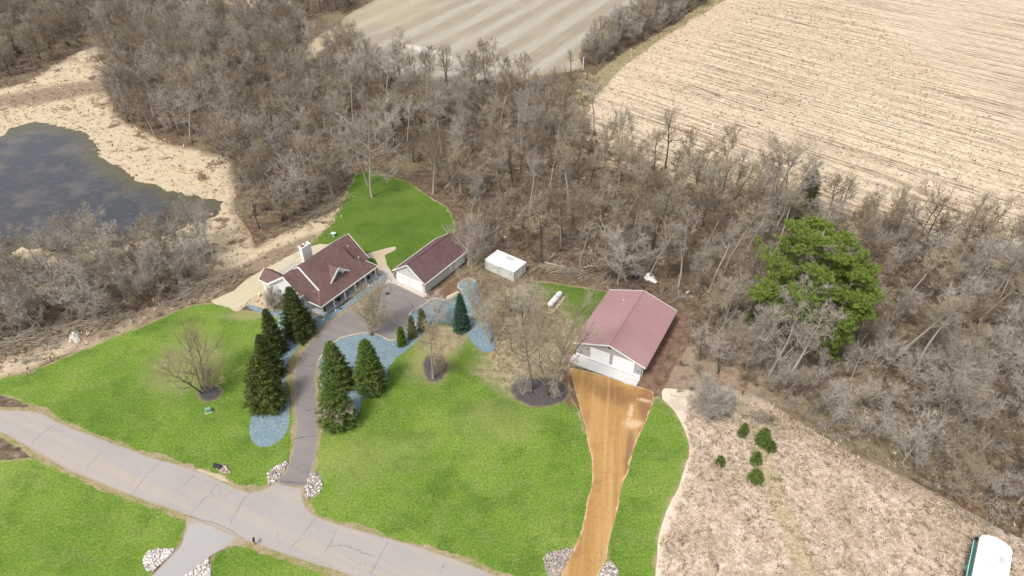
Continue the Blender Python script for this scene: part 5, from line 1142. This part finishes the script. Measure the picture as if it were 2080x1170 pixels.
special('bare_tree', 'second slanting pale-stemmed tree, right of the first in the wood', (1850, 765), 590, 'tall', B_PALE, T_PALE, 430, 1.0, 1.1, 1, .05, (.22, .05))
special('bare_tree', 'white bare tree with crooked limbs at the right picture edge', (2075, 840), 700, 'oak', B_PALE, T_PALE, 431, .8, .7, 1, .05, (-.1, 0))
special('bare_tree', 'small dead tree in front of the hedgerow near the white post', (1160, 165), 90, 'tall', B_DARK, T_BRN, 432, .6, .6, 1, .06)
special('bare_tree', 'tall reddish bare tree rising out of the hedgerow', (1255, 95), 15, 'forest', B_DARK, T_PINK, 433, 1.2, 1.2, 1, .08)
special('bare_tree', 'tall pale-stemmed bare tree at the wood edge behind the barn', (1381, 545), 415, 'tall', B_PALE, T_PALE, 434, .9, .9, 1, .05)
special('bare_shrub', 'round reddish-brown bare shrub against the white end wall of the house', (558, 627), 596, 'shrub', B_DARK, T_PINK, 435, 1.0, 1.6, 5, .04, cat='shrub')
special('bare_shrub', 'grey bare thicket shrub on the upper meadow edge', (1438, 845), 800, 'shrub', B_MID, T_PINK, 436, 1.5, 1.4, 6, .05, cat='shrub')

# ------------------------------------------------------------------ fallen logs and brush piles
def log(lab, a, b, r, mat=B_PALE, za=.15, zb=.15):
    A = np.array([*G(*a), za]); B = np.array([*G(*b), zb]); c = (A + B) / 2; rg = np.random.default_rng(int(a[0] + a[1])); g = Geo(); n = 7
    pts = A + (B - A) * np.linspace(0, 1, n)[:, None] + rg.normal(size=(n, 3)) * (.12, .12, .03); g.tube(pts - (c[0], c[1], 0), r * np.linspace(1, .4, n), 7)
    t = thing('fallen_tree', lab, 'fallen tree', (c[0], c[1], 0)); link('trunk', g.mesh('trunk', mat), t); q = Geo()
    for i in range(7):
        p = pts[2 + i % 5] - (c[0], c[1], 0); q.tube(grow_line(rg, p, rg.normal(size=3) * (1, 1, .4) + (0, 0, .5), rg.uniform(1, 2.6), 3, .2), [r*.4, r*.25, r*.15, .01], 4)
    link('branches', q.mesh('branches', mat), t)
log('long pale trunk leaning up right of the rounded back lawn', (905, 386), (960, 335), .22, B_PALE, .3, 4.5)
log('pale fallen trunk lying behind the propane tank lawn', (1105, 533), (1163, 549), .26)
log('second pale log right of the first behind the lawn', (1185, 545), (1212, 541), .26)
log('dark fallen trunk in the wood edge behind the white shed', (1048, 500), (1100, 532), .2, B_MID)
log('fallen white branch in the brush below the huge pine', (1568, 713), (1580, 724), .16)
log('pale fallen trunk at the left rim of the back lawn', (683, 386), (702, 372), .2)
def brush_pile(lab, c, rx, ry, h, n, rz, seed):
    x, y = G(*c); rg = np.random.default_rng(seed); g = Geo()
    for i in range(n):
        u = rg.normal(size=2) * .4; a = rz + rg.normal() * .5; L = rg.uniform(.8, 3); d = np.array([math.cos(a), math.sin(a), rg.normal() * .12])
        px_, py_ = u[0] * rx, u[1] * ry; cx, cy = px_*math.cos(rz) - py_*math.sin(rz), px_*math.sin(rz) + py_*math.cos(rz); z = rg.uniform(.02, 1) * h * max(.1, 1 - (u ** 2).sum())
        g.tube(grow_line(rg, np.array([cx, cy, z]) - d * L / 2, d, L, 3, .12), np.array([1, .8, .6, .2]) * rg.uniform(.03, .1), 3)
    o = link('brush_pile', g.mesh('brush_pile', T_GREY), None, (x, y, 0)); tag(o, lab, 'brush pile')
brush_pile('long grey brush pile left of the pale mown slope', (420, 582), 10, 2.4, 1.2, 420, R_(45), 1)
brush_pile('brown brush pile at the far left lawn corner', (70, 690), 9, 4, 1.3, 380, R_(30), 2)
brush_pile('brush pile in the middle of the left wood edge', (205, 655), 8, 3, 1.2, 260, R_(35), 3)
brush_pile('brush pile at the foot of the field corner by the small dead tree', (1180, 178), 8, 4, 1.6, 300, R_(-20), 4)
brush_pile('dark brush heap on the upper meadow', (1550, 853), 3, 1.4, .9, 160, R_(-30), 5)
brush_pile('brush heap at the wood edge between shed and barn', (1150, 552), 7, 1.6, .9, 240, R_(-15), 6)
brush_pile('reddish brush strip left of the rounded back lawn', (668, 425), 9, 2.5, 1, 260, R_(55), 7)

# ------------------------------------------------------------------ dry grass tufts, countless
def tufts(name, areas, n, h, mats, label, seed, per=5, w_=.05, hole=None):
    r = np.random.default_rng(seed); Vs = []; MI = []
    for pl, share in areas:
        P = np.array(GP(pl)); x0, y0 = P.min(0); x1, y1 = P.max(0); m = int(n * share); X = r.uniform(x0, x1, m * 3); Y = r.uniform(y0, y1, m * 3); ok = inside(P, X, Y)
        if hole is not None: ok &= ~inside(np.array(GP(hole)), X, Y)
        X, Y = X[ok][:m], Y[ok][:m]; m = len(X)
        X += r.normal(size=m) * .2
        s_ = r.gamma(3, .33, m); mi = r.integers(0, len(mats), m); ld = r.normal(size=2) * .2
        for q in range(per):
            a = r.uniform(0, 6.28, m); b = np.stack([X + np.cos(a)*.08, Y + np.sin(a)*.08, np.zeros(m)], 1)
            d = np.stack([np.cos(a)*.6 + ld[0], np.sin(a)*.6 + ld[1], r.uniform(.4, 1, m)], 1) * (h * s_)[:, None]; Vs.append(leaf_tris(r, b, d, w_ * (.6 + s_))); MI.append(mi)
    V = np.vstack(Vs); tag(link(name, fast_mesh(name, V, np.arange(len(V)).reshape(-1, 3), mats, mi=np.concatenate(MI))), label, None, None, 'stuff')
G1 = plain('dry_blade', (.68, .55, .40), .95, .15); G2 = plain('brown_blade', (.26, .18, .12), .95, .2); G4 = plain('pink_tan_blade', (.78, .64, .51), .95, .12); G3 = plain('olive_blade', (.36, .32, .17), .95, .2)
tufts('meadow_grass', [([(1345,1250),(1345,1100),(1370,1040),(1400,960),(1405,900),(1390,850),(1400,800),(1560,820),(1750,935),(1960,1040),(2150,1150),(2150,1250)], 1.0)], 24000, .42, [G1, G4, G1, G4, G1, G2, G4, G4, G3, G4], 'dry grass tufts covering the meadow', 31)
tufts('marsh_grass', [(PX['reeds'], .6), (PX['side_tan'], .005)], 13000, .5, [G1, G1, G1, G1, G2], 'dry reed and grass tufts of the pond marsh', 32, 4, .09, PX['pond'])
tufts('woodland_grass', [(ZONES[2][1], .3), (ZONES[3][1], .4), (ZONES[4][1], .1), (ZONES[1][1], .2)], 26000, .34, [G2, G3, G2, G1], 'leaf litter tufts and dead grass on the wood floor', 33, 4, .055)
tufts('margin_grass', [(PX['grass_strip'], .7), ([(1160,170),(1190,150),(1230,160),(1180,250),(1130,250)], .3)], 9000, .5, [G3, G1, G2, G3], 'coarse grass on the field margin', 41, 4, .1)
tufts('stubble_stalks', [([(1190,330),(1190,215),(1240,150),(1350,70),(1450,5),(1750,5),(2080,300),(2080,520),(1700,430)], 1.0)], 26000, .28, [G1, G4, G2, G1], 'broken corn stalks lying on the stubble field', 42, 3, .13)
tufts('sandy_grass', [([(990,580),(1080,580),(1150,640),(1160,760),(1040,780),(1000,730)], 1.0)], 5000, .22, [G1, G2, G3], 'dead grass on the sandy ground between gravel bed and barn', 43, 4, .05)
